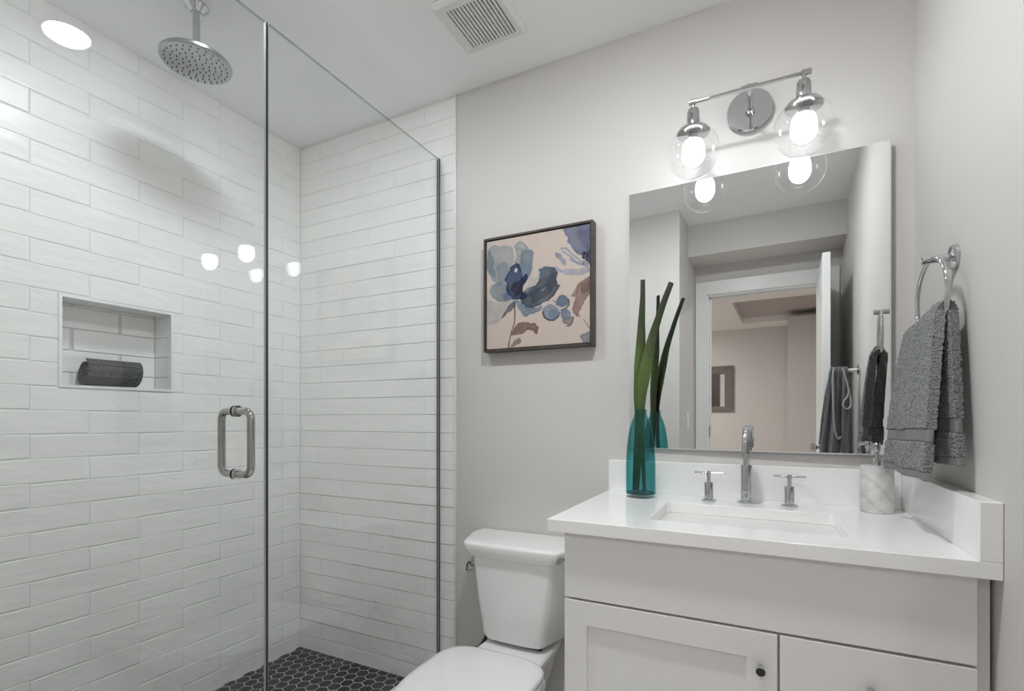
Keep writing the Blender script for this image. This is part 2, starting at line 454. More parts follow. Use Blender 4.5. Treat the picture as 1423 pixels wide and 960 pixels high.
# lowered ceiling over the door alcove
struct('wall_soffit', box(XP, XR, YF - 0.1, -1.918, ZS, H), M_wall, smooth=False)
# door wall with its opening
OX0, OX1, OZ = 1.560, 2.285, 2.022
b = NB(); bx(b, XP, OX0, YF - 0.1, YF, 0, ZS); bx(b, OX1, XR, YF - 0.1, YF, 0, ZS); bx(b, OX0, OX1, YF - 0.1, YF, OZ, ZS)
struct('wall_front', b, M_wall, smooth=False)
# door casing
b = NB()
cz = 0.092
def casing(bm, y0, y1, xl):
    bx(bm, xl, OX0 + 0.004, y0, y1, 0, OZ + cz); bx(bm, OX1 - 0.004, min(OX1 + cz, XR), y0, y1, 0, OZ + cz); bx(bm, OX0 + 0.004, OX1 - 0.004, y0, y1, OZ - 0.004, OZ + cz)
casing(b, YF, YF + 0.018, XP + 0.006)
bx(b, OX0, OX0 + 0.014, YF - 0.1, YF, 0, OZ); bx(b, OX1 - 0.014, OX1, YF - 0.1, YF, 0, OZ); bx(b, OX0, OX1, YF - 0.1, YF, OZ - 0.014, OZ)
bx(b, OX0 + 0.014, OX0 + 0.026, YF - 0.062, YF - 0.045, 0, OZ - 0.014); bx(b, OX0 + 0.014, OX1 - 0.014, YF - 0.062, YF - 0.045, OZ - 0.026, OZ - 0.014)
struct('trim_3', b, M_trim, smooth=False, bevel=0.002)
b = NB(); bx(b, OX0 + 0.0142, OX0 + 0.0155, YF - 0.042, YF - 0.012, 0.98, 1.06)
struct('strike_plate', b, M_blackplastic, bpy.data.objects['trim_3'], smooth=False)

# open bathroom door against the right wall
dr = struct('door_1', box(2.246, 2.284, -2.196, -1.480, 0.012, 2.012), M_trim, bevel=0.002)
dr.name = 'door_1'
b = NB()
for s, xx in ((-1, 2.246), (1, 2.284)):
    lathe(b, [(0.026, 0), (0.026, 0.006), (0.010, 0.010), (0.010, 0.022), (0.021, 0.028), (0.025, 0.040), (0.021, 0.050), (0.008, 0.054)], (xx, -1.545, 0.96), (s, 0, 0), 24)
struct('door_knob', b, M_nickel, dr)
for hz in (0.25, 1.05, 1.80):
    b = NB(); cyl(b, (2.2875, -2.192, hz - 0.045), (2.2875, -2.192, hz + 0.045), 0.0035, 12)
    struct('hinge', b, M_nickel, dr)

# baseboards
struct('baseboard_right', box(XR - 0.014, XR, -2.19, -0.60, 0, 0.11), M_trim, bevel=0.003)
struct('baseboard_back', box(0.912, 1.57, -0.014, 0, 0, 0.11), M_trim, bevel=0.003)
struct('baseboard_partition', box(0.90, XP, YP, YP + 0.014, 0, 0.11), M_trim, bevel=0.003)

# shower floor of black hexagons
fs = struct('floor_shower', box(0.0, 0.77, YP, 0.0, 0.0, 0.0044), M_hexgrout, smooth=False)
b = NB(); a = 0.052; ry = a * math.sqrt(3) / 2; R = (a - 0.0034) / math.sqrt(3)
nj = int(1.62 / ry) + 2
for j in range(nj):
    cy = -0.012 - j * ry
    for i in range(17):
        cx = 0.0125 + i * a + (a / 2 if j % 2 else 0)
        P = []
        for k in range(6):
            an = PI / 6 + k * PI / 3
            P.append((min(max(cx + R * math.cos(an), 0.001), 0.769), min(max(cy + R * math.sin(an), YP + 0.001), -0.001)))
        xs_ = [p[0] for p in P]; ys_ = [p[1] for p in P]
        if max(xs_) - min(xs_) < 0.008 or max(ys_) - min(ys_) < 0.008: continue
        hz = 0.0050 + random.uniform(-0.0003, 0.0003)
        rings = [[(x, y, 0.0040) for x, y in P], [(x, y, hz - 0.0006) for x, y in P], [(cx + (x - cx) * 0.94, cy + (y - cy) * 0.94, hz) for x, y in P]]
        ring_loft(b, rings)
bmesh.ops.remove_doubles(b, verts=b.verts, dist=1e-6)
struct('hexagon_tiles', b, M_hex, fs, smooth=False)
struct('trim_4', box(0.77, 0.885, YP, -0.0075, 0, 0.10), M_quartz, bevel=0.003)

# the hall seen in the mirror
struct('floor_hall', box(HX0, HX1, HY - 0.1, -2.33, -0.12, 0.0), M_wood, smooth=False)
b = NB(); zc = 2.232
TX0, TX1, TY0, TY1 = 1.602, 3.2, -4.83, -3.57           # raised tray in the hall ceiling
bx(b, HX0, TX0, HY - 0.1, YF - 0.1, zc, zc + 0.3); bx(b, TX1, HX1, HY - 0.1, YF - 0.1, zc, zc + 0.3)
bx(b, TX0, TX1, HY - 0.1, TY0, zc, zc + 0.3); bx(b, TX0, TX1, TY1, YF - 0.1, zc, zc + 0.3)
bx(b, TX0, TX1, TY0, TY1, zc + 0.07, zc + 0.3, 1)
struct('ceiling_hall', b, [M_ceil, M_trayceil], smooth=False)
struct('wall_hall_far', box(HX0, HX1, HY - 0.1, HY, 0, zc), M_hallwall, smooth=False)
struct('wall_hall_jog', box(2.072, HX1 - 0.01, HY, HY + 0.62, 0, zc), M_hallwall, smooth=False)
struct('wall_hall_left', box(HX0 - 0.1, HX0, HY - 0.1, YF - 0.1, 0, zc), M_hallwall, smooth=False)
struct('wall_hall_right', box(HX1, HX1 + 0.1, HY - 0.1, YF - 0.1, 0, zc), M_hallwall, smooth=False)
b = NB(); bx(b, HX0, OX0, YF - 0.115, YF - 0.1, 0, zc); bx(b, OX1, HX1, YF - 0.115, YF - 0.1, 0, zc); bx(b, OX0, OX1, YF - 0.115, YF - 0.1, OZ, zc)
struct('wall_hall_near', b, M_hallwall, smooth=False)

b = NB(); bx(b, 0.30, 0.985, YF - 0.135, YF - 0.1155, 0.01, 2.02)
for (a0, a1) in ((0.16, 0.92), (1.06, 1.90)):
    bx(b, 0.40, 0.885, YF - 0.141, YF - 0.135, a0, a1)
struct('door_2', b, mat('dark brown hall door', (0.06, 0.045, 0.036), 0.4), bevel=0.003)

# ------------------------------------------------------------------ ceiling lamps and vent
def downlight(x, y, z, m, label, r=0.063):
    t = thing('ceiling_light', label, 'ceiling light', (x, y, z))
    b = NB(); lathe(b, [(r + 0.014, 0), (r + 0.013, -0.004), (r, -0.006), (r - 0.003, -0.002), (r - 0.004, -0.0002)], (x, y, z), (0, 0, 1), 40)
    obj('trim_ring', b, M_trim, t)
    b = NB(); lathe(b, [(r - 0.004, 0.0), (r - 0.004, -0.004), (r * 0.85, -0.0085), (r * 0.6, -0.0125), (r * 0.3, -0.0145), (0.002, -0.015)], (x, y, z), (0, 0, 1), 40)
    obj('lens', b, m, t)
    return t
downlight(1.761, -0.872, H, M_lens, 'lit round downlight in the bathroom ceiling, mirrored in the shower door')
downlight(0.76, -0.87, H, M_lens_s, 'lit round downlight in the shower ceiling next to the rain shower', 0.080)
downlight(1.62, -2.90, zc, M_fill_h, 'unseen round fill lamp added in the hall ceiling just outside the door, nearer the door latch side')  # added outside the mirror's view to light the lower bathroom
downlight(2.20, -2.90, zc, M_fill_h, 'unseen round fill lamp added in the hall ceiling just outside the door, nearer the door hinge side')  # second added fill lamp for the lower bathroom
downlight(0.5, -4.1, zc, M_fill_f, 'unseen round fill lamp added in the hall ceiling left of the shallow ceiling recess')  # added off to the side to brighten the hall walls

t = thing('exhaust_vent', 'square white exhaust fan vent with dark slots in the ceiling', 'vent', (1.19, -0.296, H - 0.016))
VX0, VX1, VY0, VY1 = 1.072, 1.310, -0.415, -0.177
gx0, gx1, gy0, gy1 = VX0 + 0.034, VX1 - 0.030, VY0 + 0.036, VY1 - 0.030
b = NB(); zt, zb_ = H - 0.0005, H - 0.016
o4 = [(VX0, VY0), (VX1, VY0), (VX1, VY1), (VX0, VY1)]; s4 = [(VX0 + .012, VY0 + .012), (VX1 - .012, VY0 + .012), (VX1 - .012, VY1 - .012), (VX0 + .012, VY1 - .012)]; i4 = [(gx0, gy0), (gx1, gy0), (gx1, gy1), (gx0, gy1)]
ring_loft(b, [[(x, y, zt) for x, y in i4], [(x, y, zt) for x, y in o4], [(x, y, zt - 0.006) for x, y in o4], [(x, y, zb_) for x, y in s4], [(x, y, zb_) for x, y in i4]], closed=True)
obj('frame', b, M_vent, t, smooth=False, bevel=0.0015)
b = NB(); n = 14; p = (gx1 - gx0) / n
for k in range(n):
    bx(b, gx0 + k * p, gx0 + k * p + p * 0.56, gy0, gy1, zb_ + 0.0005, zt - 0.003)
obj('grille', b, M_vent, t, smooth=False)
obj('duct_shade', box(gx0, gx1, gy0, gy1, zt - 0.0025, zt), M_black, t, smooth=False)  # flat black sheet stands in for the shade inside the duct

# ------------------------------------------------------------------ shower glass
GX = 0.824; GT = 0.0042; GTOP = 2.192
def pane(y0, y1, z0, z1):
    """solid pane of plate glass: clear faces, dark polished edges (material 1)"""
    bm = NB(); bx(bm, GX - GT, GX + GT, y0, y1, z0, z1)
    bm.normal_update()
    for f in bm.faces: f.material_index = 0 if abs(f.normal.x) > 0.5 else (2 if abs(f.normal.y) > 0.5 else 1)
    return bm
t = thing('glass_screen', 'fixed clear glass shower panel fastened to the tiled back wall', 'shower screen', (GX, -0.41, 0.10))
obj('glass_pane', pane(-0.807, -0.0068, 0.112, GTOP), [M_glass, M_glassedge, M_polish], t, smooth=False)
b = NB(); bx(b, GX - 0.0062, GX - 0.0043, -0.0125, -0.0066, 0.1, GTOP); bx(b, GX + 0.0043, GX + 0.0062, -0.0125, -0.0066, 0.1, GTOP)
obj('wall_seal', b, M_seal_gapshade, t, smooth=False)
b = NB(); bx(b, GX - 0.0085, GX - 0.0052, -0.806, -0.022, 0.1, 0.116); bx(b, GX + 0.0052, GX + 0.0085, -0.806, -0.022, 0.1, 0.116); bx(b, GX - 0.0052, GX + 0.0052, -0.806, -0.022, 0.1, 0.1115)
obj('floor_channel', b, M_alu, t, smooth=False)
b = NB(); bx(b, GX - 0.004, GX + 0.004, -0.8125, -0.8083, 0.112, GTOP)
obj('gap_shade_strip', b, M_seal_gapshade, t, smooth=False)  # dark strip stands in for the shadow between door and panel

t = thing('shower_door', 'frameless clear glass shower door with a looped chrome handle', 'shower door', (GX, -1.2, 0.10))
obj('glass_pane', pane(-1.598, -0.8145, 0.112, GTOP - 0.002), [M_glass, M_glassedge, M_polish], t, smooth=False)
hd = None
b = NB()
for s in (1, -1):
    P = []
    zc1, zc0, x0, x1, rr = 1.141, 0.981, GX + s * GT, GX + s * 0.058, 0.022
    P.append((x0, -0.897, zc1))
    for k in range(9):
        an = PI / 2 * k / 8
        P.append((x1 - s * rr + s * rr * math.sin(an), -0.897, zc1 - rr + rr * math.cos(an)))
    for k in range(9):
        an = PI / 2 * k / 8
        P.append((x1 - s * rr + s * rr * math.cos(an), -0.897, zc0 + rr - rr * math.sin(an)))
    P.append((x0, -0.897, zc0))
    tube(b, P, 0.0095, 16)
hd = obj('handle', b, M_nickel, t)
b = NB()
for zz in (1.141, 0.981):
    for s in (1, -1): lathe(b, [(0.0095, 0), (0.0145, 0), (0.0145, 0.004), (0.0095, 0.004)], (GX + s * GT, -0.897, zz), (s, 0, 0), 24, closed=True)
obj('washers', b, M_chrome, hd)
for zz in (0.42, 1.85):
    b = NB(); bx(b, GX - 0.011, GX - 0.0052, -1.605, -1.545, zz - 0.045, zz + 0.045); bx(b, GX + 0.0052, GX + 0.011, -1.605, -1.545, zz - 0.045, zz + 0.045)
    obj('hinge', b, M_nickel, t, bevel=0.0015)

# ------------------------------------------------------------------ rain shower head
SX, SY = 0.404, -0.744
t = thing('rain_shower', 'round chrome rain shower head hanging from the shower ceiling', 'shower head', (SX, SY, 2.25))
b = NB(); lathe(b, [(0.034, H), (0.034, H - 0.004), (0.026, H - 0.012), (0.016, H - 0.022), (0.016, H - 0.03), (0.0105, H - 0.031)], (SX, SY, 0), (0, 0, 1), 36)
obj('flange', b, M_chrome, t)
b = NB(); lathe(b, [(0.0105, 2.275), (0.0105, H - 0.03)], (SX, SY, 0), (0, 0, 1), 24)
obj('arm', b, M_chrome, t)
b = NB(); lathe(b, [(0.0, 2.252), (0.094, 2.252), (0.0985, 2.2535), (0.101, 2.257), (0.101, 2.263), (0.098, 2.267), (0.03, 2.272), (0.018, 2.280), (0.0105, 2.281)], (SX, SY, 0), (0, 0, 1), 56)
M_headface = noise_bump(mat('satin chrome head', (0.40, 0.41, 0.41), 0.2, 1.0), 60, 0.08, 0.002)
obj('head', b, M_headface, t)
b = NB()
cnt = [1, 6, 12, 17, 22, 27]
for q, n in enumerate(cnt):
    rr = 0.0165 * q + (0.004 if q else 0)
    for k in range(n):
        an = 2 * PI * k / n + q * 0.37
        lathe(b, [(0.0022, 2.2525), (0.0016, 2.2495), (0.0008, 2.249)], (SX + rr * math.cos(an), SY + rr * math.sin(an), 0), (0, 0, 1), 8)
obj('nozzles', b, M_blackplastic, t)

# ------------------------------------------------------------------ rolled cloth in the niche
t = thing('rolled_washcloth', 'rolled charcoal washcloth lying in the tiled shower niche', 'towel', (-0.047, -0.765, NZ0 + 0.0065))
rz = NZ0 + 0.0065 + 0.0500
b = NB(); n = 150; turns = 3.4; P = []
for k in range(n + 1):
    a_ = 2 * PI * turns * k / n
    rr = 0.010 + 0.0375 * k / n
    P.append((-0.055 + rr * math.cos(a_ - 1.2), rz + rr * math.sin(a_ - 1.2) * 0.98))
def cloth_at(i, j, nj=26):
    x, z = P[i]
    y = -0.852 + 0.166 * j / nj
    y += 0.006 * math.sin(i * 0.13) * (1 if j in (0, nj) else 0) + (-0.012 * (1 - i / n) if j == 0 else 0) * -1
    return (x, y, z)
V = [[b.verts.new(cloth_at(i, j)) for j in range(27)] for i in range(n + 1)]
for i in range(n):
    for j in range(26): b.faces.new((V[i][j], V[i + 1][j], V[i + 1][j + 1], V[i][j + 1]))
o = obj('cloth', b, M_waffle, t, angle=80)
md = o.modifiers.new('thick', 'SOLIDIFY'); md.thickness = 0.0045; md.offset = 0
# ------------------------------------------------------------------ painting
t = thing('framed_painting', 'square framed watercolour of blue flowers hanging above the toilet', 'picture', (1.276, 0, 1.375))
PX0, PX1, PZ0, PZ1 = 1.056, 1.494, 1.376, 1.814
b = NB(); fw = 0.0085
o4 = [(PX0, PZ0), (PX1, PZ0), (PX1, PZ1), (PX0, PZ1)]; i4 = [(PX0 + fw, PZ0 + fw), (PX1 - fw, PZ0 + fw), (PX1 - fw, PZ1 - fw), (PX0 + fw, PZ1 - fw)]
ring_loft(b, [[(x, -0.001, z) for x, z in o4], [(x, -0.040, z) for x, z in o4], [(x, -0.040, z) for x, z in i4], [(x, -0.001, z) for x, z in i4]], closed=True)
obj('frame', b, M_frame, t, smooth=False, bevel=0.0012)
CX0, CX1, CZ0, CZ1 = PX0 + fw + 0.003, PX1 - fw - 0.003, PZ0 + fw + 0.003, PZ1 - fw - 0.003
obj('backing', box(PX0 + fw, PX1 - fw, -0.012, -0.002, PZ0 + fw, PZ1 - fw), M_black, t, smooth=False)
N_ = 330
# picture corners in the frame the petals were sketched in
src = np.array([(673.3, 335.5), (816.6, 309.4), (817.2, 475.3), (675, 485.3)])
dst = np.array([(0, 0), (1, 0), (1, 1), (0, 1)], float)
def homog(a, c):
    A = []
    for (x, y), (u, v) in zip(a, c):
        A.append([x, y, 1, 0, 0, 0, -u * x, -u * y, -u]); A.append([0, 0, 0, x, y, 1, -v * x, -v * y, -v])
    return np.linalg.svd(np.array(A))[2][-1].reshape(3, 3)
HM = homog(src, dst)
def uvp(pts, kind):
    P = np.array(pts, float)
    P = P / 6.0 + [666, 330] if kind == 'A' else P / 5.053 + [730, 300]
    q = np.c_[P, np.ones(len(P))] @ HM.T
    return q[:, :2] / q[:, 2:]
uu, vv = np.meshgrid(np.linspace(0, 1, N_), np.linspace(0, 1, N_))
def vnoise(f, seed):
    r = np.random.default_rng(seed); n = int(f) + 3
    g = r.random((n, n)); x = uu * f; y = vv * f
    i, j = x.astype(int), y.astype(int); fx, fy = x - i, y - j
    fx = fx * fx * (3 - 2 * fx); fy = fy * fy * (3 - 2 * fy)
    return (g[j, i] * (1 - fx) + g[j, i + 1] * fx) * (1 - fy) + (g[j + 1, i] * (1 - fx) + g[j + 1, i + 1] * fx) * fy
def fbm(f, s): return (vnoise(f, s) + 0.5 * vnoise(2 * f, s + 1) + 0.25 * vnoise(4 * f, s + 2)) / 1.75
def sdf(poly, closed=True):
    d = np.full(uu.shape, 9.0); ins = np.zeros(uu.shape, bool); n = len(poly)
    for k in range(n if closed else n - 1):
        (x0, y0), (x1, y1) = poly[k], poly[(k + 1) % n]
        ex, ey = x1 - x0, y1 - y0; L = ex * ex + ey * ey + 1e-12
        tt = np.clip(((uu - x0) * ex + (vv - y0) * ey) / L, 0, 1)
        d = np.minimum(d, np.hypot(uu - x0 - tt * ex, vv - y0 - tt * ey))
        if closed:
            c = ((y0 > vv) != (y1 > vv)) & (uu < (x1 - x0) * (vv - y0) / (y1 - y0 + 1e-12) + x0)
            ins ^= c
    return np.where(ins, -d, d) if closed else d
KL = 1.10
def C8(c):
    q = np.array(s2l(c)) * KL
    return q * 0.74 + q.mean() * 0.26
img = np.ones((N_, N_, 3)) * C8((186, 168, 157)); img *= (0.97 + 0.06 * fbm(6, 90))[..., None]
seed = [100]
def paint(poly, kind, col, alpha=0.85, soft=0.006, var=0.75, edge=0.25, wob=0.020):
    seed[0] += 7
    P = uvp(poly, kind)
    d = sdf(P) + (fbm(12, seed[0]) - 0.5) * wob * 2 + (fbm(48, seed[0] + 5) - 0.5) * wob * 0.7 - 0.004
    m = np.clip(0.5 - d / (2 * soft), 0, 1)
    wash = np.clip(fbm(7, seed[0] + 3) * 1.6 - 0.3, 0, 1)
    rim = np.exp(-(d / 0.012) ** 2) * edge
    a = np.clip(m * (alpha * (1 - var * 0.45 * (1 - wash)) + rim * m), 0, 0.97)
    tone = 0.62 + 0.60 * fbm(9, seed[0] + 11) + 0.25 * (fbm(40, seed[0] + 17) - 0.5)
    img[:] = img * (1 - a[..., None]) + C8(col) * (a * 1.0)[..., None] * tone[..., None]
def stroke(pts, kind, col, wd=0.006, alpha=0.85):
    seed[0] += 7
    d = sdf(uvp(pts, kind), False) + (fbm(30, seed[0]) - 0.5) * 0.006
    a = np.clip(1 - (d - wd * 0.5) / 0.004, 0, 1) * alpha
    img[:] = img * (1 - a[..., None]) + C8(col) * a[..., None]
def blob(c, r, kind, col, alpha=0.85):
    paint([(c[0] + r * math.cos(k * PI / 8) * (0.95 + 0.1 * (k % 2)), c[1] + r * math.sin(k * PI / 8)) for k in range(16)], kind, col, alpha)
paint([(50, 90), (100, 62), (150, 80), (200, 68), (252, 85), (265, 150), (255, 230), (218, 300), (202, 370), (150, 390), (110, 365), (65, 300), (48, 200)], 'A', (112, 132, 143), .78, .008)
paint([(50, 110), (75, 100), (95, 200), (110, 330), (75, 300), (48, 210)], 'A', (86, 110, 126), .6, .008)
paint([(130, 240), (180, 205), (225, 215), (215, 300), (200, 370), (150, 375)], 'A', (92, 110, 128), .55, .008)
paint([(285, 70), (320, 30), (350, 42), (390, 75), (425, 110), (430, 180), (420, 250), (400, 330), (350, 400), (330, 330), (300, 240), (272, 205), (290, 150)], 'A', (122, 142, 150), .72, .006)
paint([(345, 105), (425, 110), (430, 200), (402, 300), (350, 390), (335, 250), (330, 150)], 'A', (74, 98, 120), .75, .008)
stroke([(285, 80), (300, 95), (350, 92), (385, 80), (350, 45), (318, 33), (288, 68)], 'A', (84, 98, 108), .003, .6)
paint([(75, 440), (90, 400), (140, 385), (210, 390), (240, 440), (270, 500), (230, 525), (160, 530), (100, 500)], 'A', (80, 112, 130), .82, .008)
paint([(50, 510), (120, 540), (200, 535), (292, 520), (275, 575), (230, 610), (180, 660), (130, 700), (60, 720), (48, 640)], 'A', (128, 142, 150), .6, .012)
paint([(48, 590), (120, 570), (190, 600), (120, 660), (60, 650)], 'A', (176, 160, 154), .6, .012)
paint([(280, 535), (285, 575), (230, 618), (178, 668), (200, 620), (245, 560)], 'A', (62, 66, 84), .8, .006)
paint([(300, 530), (350, 565), (420, 580), (450, 590), (497, 580), (490, 600), (450, 625), (420, 630), (380, 655), (345, 645), (310, 590)], 'A', (82, 110, 130), .85, .006)
paint([(490, 265), (530, 235), (570, 250), (600, 250), (628, 285), (620, 340), (630, 395), (648, 400), (640, 425), (610, 460), (560, 510), (500, 550), (420, 575), (350, 560), (330, 500), (380, 430), (440, 400), (480, 360), (490, 310)], 'A', (44, 66, 88), .92, .005, .35)
paint([(490, 265), (530, 238), (580, 252), (560, 300), (510, 330), (485, 350)], 'A', (98, 118, 132), .6, .01)
paint([(400, 470), (520, 400), (600, 300), (615, 380), (560, 470), (430, 550)], 'A', (30, 48, 68), .55, .012)
stroke([(505, 440), (535, 415)], 'A', (130, 145, 158), .006, .8)
paint([(405, 330), (440, 340), (470, 330), (440, 390), (400, 420), (370, 450)], 'A', (140, 150, 152), .55, .01)
paint([(245, 245), (285, 210), (320, 230), (338, 290), (345, 330), (380, 285), (390, 330), (350, 400), (340, 450), (385, 480), (370, 510), (270, 515), (220, 440), (200, 340), (232, 290)], 'A', (32, 48, 86), .93, .005, .3)
paint([(235, 300), (290, 275), (330, 300), (320, 350), (260, 370), (225, 360)], 'A', (66, 92, 130), .6, .012)
paint([(280, 370), (338, 345), (345, 460), (290, 492), (250, 430)], 'A', (28, 26, 44), .8, .012)
paint([(180, 480), (250, 445), (275, 512), (188, 520)], 'A', (40, 66, 112), .65, .012)
paint([(284, 262), (293, 252), (300, 265), (292, 278)], 'A', (200, 205, 215), .9, .003)
stroke([(280, 560), (285, 650), (280, 715), (262, 770), (240, 860), (232, 922)], 'A', (84, 66, 58), .009, .9)
paint([(250, 815), (285, 745), (330, 715), (390, 705), (450, 710), (480, 745), (465, 810), (440, 780), (400, 765), (340, 800), (290, 815)], 'A', (124, 94, 80), .92, .004, .3)
paint([(245, 915), (275, 870), (325, 850), (330, 862), (290, 890), (258, 912)], 'A', (138, 112, 98), .9, .004)
blob((582, 625), 62, 'A', (104, 126, 148), .9)
blob((600, 640), 38, 'A', (78, 100, 128), .5)
stroke([(515, 620), (530, 665), (570, 688), (610, 686), (645, 655), (655, 620)], 'A', (48, 46, 56), .010, .85)
stroke([(600, 525), (622, 535), (630, 560)], 'A', (80, 64, 60), .005, .8)
blob((250, 603), 42, 'B', (86, 108, 138), .95)
stroke([(292, 590), (294, 620), (270, 650), (240, 660)], 'B', (48, 46, 56), .009, .8)
paint([(255, 730), (325, 700), (320, 745), (290, 765), (265, 755)], 'B', (112, 98, 94), .9, .004)
blob((270, 692), 38, 'B', (98, 120, 146), .95)
stroke([(275, 770), (300, 770), (318, 740), (325, 705)], 'B', (50, 46, 50), .006, .8)
paint([(245, 85), (330, 60), (440, 42), (440, 320), (400, 290), (355, 262), (310, 212), (280, 170), (285, 150), (262, 120)], 'B', (84, 98, 132), .9, .006, .5)
paint([(360, 110), (440, 90), (440, 230), (400, 210)], 'B', (66, 72, 104), .6, .015)
paint([(195, 255), (230, 265), (270, 310), (262, 335), (230, 310), (200, 280)], 'B', (122, 132, 154), .85, .005)
for q in ([(235, 225), (270, 222), (310, 262), (370, 312), (425, 340)], [(245, 245), (300, 280), (340, 320), (400, 335)], [(300, 300), (350, 330), (415, 348)]):
    stroke(q, 'B', (112, 124, 148), .012, .75)
paint([(200, 350), (230, 375), (300, 380), (370, 375), (430, 350), (432, 385), (380, 402), (300, 402), (230, 395), (205, 375)], 'B', (136, 144, 162), .85, .006)
paint([(370, 258), (440, 236), (440, 322), (412, 312), (388, 282)], 'B', (50, 52, 84), .8, .01)
for k in range(16):
    a_ = random.uniform(0, 6.28); q = (412 + random.uniform(-34, 24), 285 + random.uniform(-40, 50))
    stroke([q, (q[0] + 4, q[1] + 4)], 'B', (34, 32, 54), .007, .9)
paint([(440, 430), (400, 450), (370, 470), (350, 500), (345, 570), (320, 650), (345, 702), (360, 680), (385, 630), (400, 590), (440, 540)], 'B', (126, 96, 88), .92, .004, .4)
paint([(375, 450), (345, 490), (315, 560), (330, 562), (362, 490)], 'B', (116, 84, 78), .8, .004)
paint([(380, 480), (440, 440), (440, 520), (390, 545)], 'B', (92, 66, 70), .6, .01)
stroke([(395, 725), (438, 790)], 'B', (120, 100, 92), .007, .8)
stroke([(345, 690), (372, 705)], 'B', (110, 84, 76), .006, .8)
paint([(380, 845), (410, 830), (440, 812), (440, 890), (385, 888)], 'B', (88, 96, 120), .9, .005)
img = np.clip(img, 0, 0.9)
b = NB()
grid(b, N_, N_, lambda u, v: (CX0 + (CX1 - CX0) * u, -0.0345, CZ1 - (CZ1 - CZ0) * v))
# sides of the stretched canvas
for q in ((CX0, CX0 + 0.0005, CZ0, CZ1), (CX1 - 0.0005, CX1, CZ0, CZ1), (CX0, CX1, CZ0, CZ0 + 0.0005), (CX0, CX1, CZ1 - 0.0005, CZ1)):
    bx(b, q[0], q[1], -0.0345, -0.012, q[2], q[3])
M_canvas = mat('painted canvas', (0.5, 0.45, 0.42), 0.85, spec=0.05)
nt = M_canvas.node_tree; at = nt.nodes.new('ShaderNodeVertexColor'); at.layer_name = 'paint'
nt.links.new(at.outputs[0], nt.nodes['Principled BSDF'].inputs['Base Color'])
o = obj('canvas', b, M_canvas, t, smooth=False)
ca = o.data.color_attributes.new('paint', 'FLOAT_COLOR', 'POINT')
buf = np.ones((len(o.data.vertices), 4), np.float32); buf[:, :3] = C8((150, 135, 128))
buf[:N_ * N_, :3] = img.transpose(1, 0, 2).reshape(-1, 3)
ca.data.foreach_set('color', buf.ravel())

# ------------------------------------------------------------------ toilet
TC = 1.262
t = thing('toilet', 'white two piece toilet between the shower panel and the vanity', 'toilet', (TC, -0.4, 0))
def tank_ring(z, wb, wf, yb, yf, c=0.02):
    """trapezoid outline, wide at the wall, with rounded front corners"""
    P = [(-wb, yb), (-wb, yb - (yb - yf) * 0.30), (-wb + 0.006, yb - (yb - yf) * 0.42)]
    q0 = Vector((-wf - (wb - wf) * 0.22, yf + 0.026)); q1 = Vector((-wf, yf + 0.001)); q2 = Vector((-wf + 0.022, yf))
    for k in range(6):
        s = k / 5; p = q0 * (1 - s) ** 2 + q1 * 2 * s * (1 - s) + q2 * s * s; P.append((p.x, p.y))
    P.append((-wf * 0.4, yf - 0.004))
    L = P + [(-x, y) for x, y in reversed(P)]
    return [(TC - 0.006 + x, y, z) for x, y in L]
b = NB()
ring_loft(b, [tank_ring(0.346, .118, .085, -.035, -.180), tank_ring(0.352, .142, .105, -.025, -.194), tank_ring(0.37, .152, .116, -.02, -.199), tank_ring(0.50, .176, .134, -.018, -.203), tank_ring(0.637, .194, .149, -.016, -.207)])
obj('tank', b, M_porc, t, angle=60)
b = NB()
ring_loft(b, [tank_ring(0.638, .200, .152, -.010, -.211), tank_ring(0.643, .212, .161, -.006, -.219), tank_ring(0.662, .222, .170, -.004, -.227), tank_ring(0.681, .228, .175, -.004, -.231), tank_ring(0.6875, .226, .173, -.006, -.229), tank_ring(0.691, .219, .168, -.012, -.222), tank_ring(0.6925, .205, .156, -.024, -.208)])
obj('tank_lid', b, M_porc, t, angle=60)
b = NB(); lathe(b, [(0.0125, 0), (0.0138, 0.002), (0.0138, 0.012), (0.0095, 0.016), (0.0075, 0.05), (0.009, 0.085)], (1.428, -0.213, 0.663), (0.30, 0.93, 0.05), 20)
obj('flush_lever', b, M_chrome, t)
def egg(z, w, yb, yf, bw=0.74, n=44, cx=TC + 0.010):
    """toilet seat outline: squarish back, long rounded front"""
    ym = yb - (yb - yf) * 0.42; P = []
    for k in range(n):
        a_ = 2 * PI * k / n; c, s = math.cos(a_), math.sin(a_)
        if s >= 0:
            e = 2 / 5.5
            P.append((cx + w * math.copysign(abs(c) ** e, c) * (1 - (1 - bw) * s ** 3 * 0.75), ym + (yb - ym) * abs(s) ** e, z))
        else:
            P.append((cx + w * math.copysign(abs(c) ** (2 / 2.15), c), ym + (ym - yf) * -abs(s) ** (2 / 2.15), z))
    return P
YB, YN = -0.303, -0.77
b = NB()
ring_loft(b, [egg(0.357, .176, YB - .002, YN), egg(0.361, .182, YB, YN - .005), egg(0.369, .182, YB, YN - .005), egg(0.374, .177, YB - .004, YN), egg(0.3765, .160, YB - .015, YN + .02), egg(0.378, .09, YB - .08, YN + .12)])
obj('seat_lid', b, M_porc, t, angle=70)
b = NB()
ring_loft(b, [egg(0.338, .178, YB - .01, YN - .004), egg(0.341, .183, YB - .008, YN - .008), egg(0.351, .183, YB - .008, YN - .008), egg(0.3545, .179, YB - .010, YN - .003)])
obj('seat', b, M_porc, t, angle=70)
b = NB()
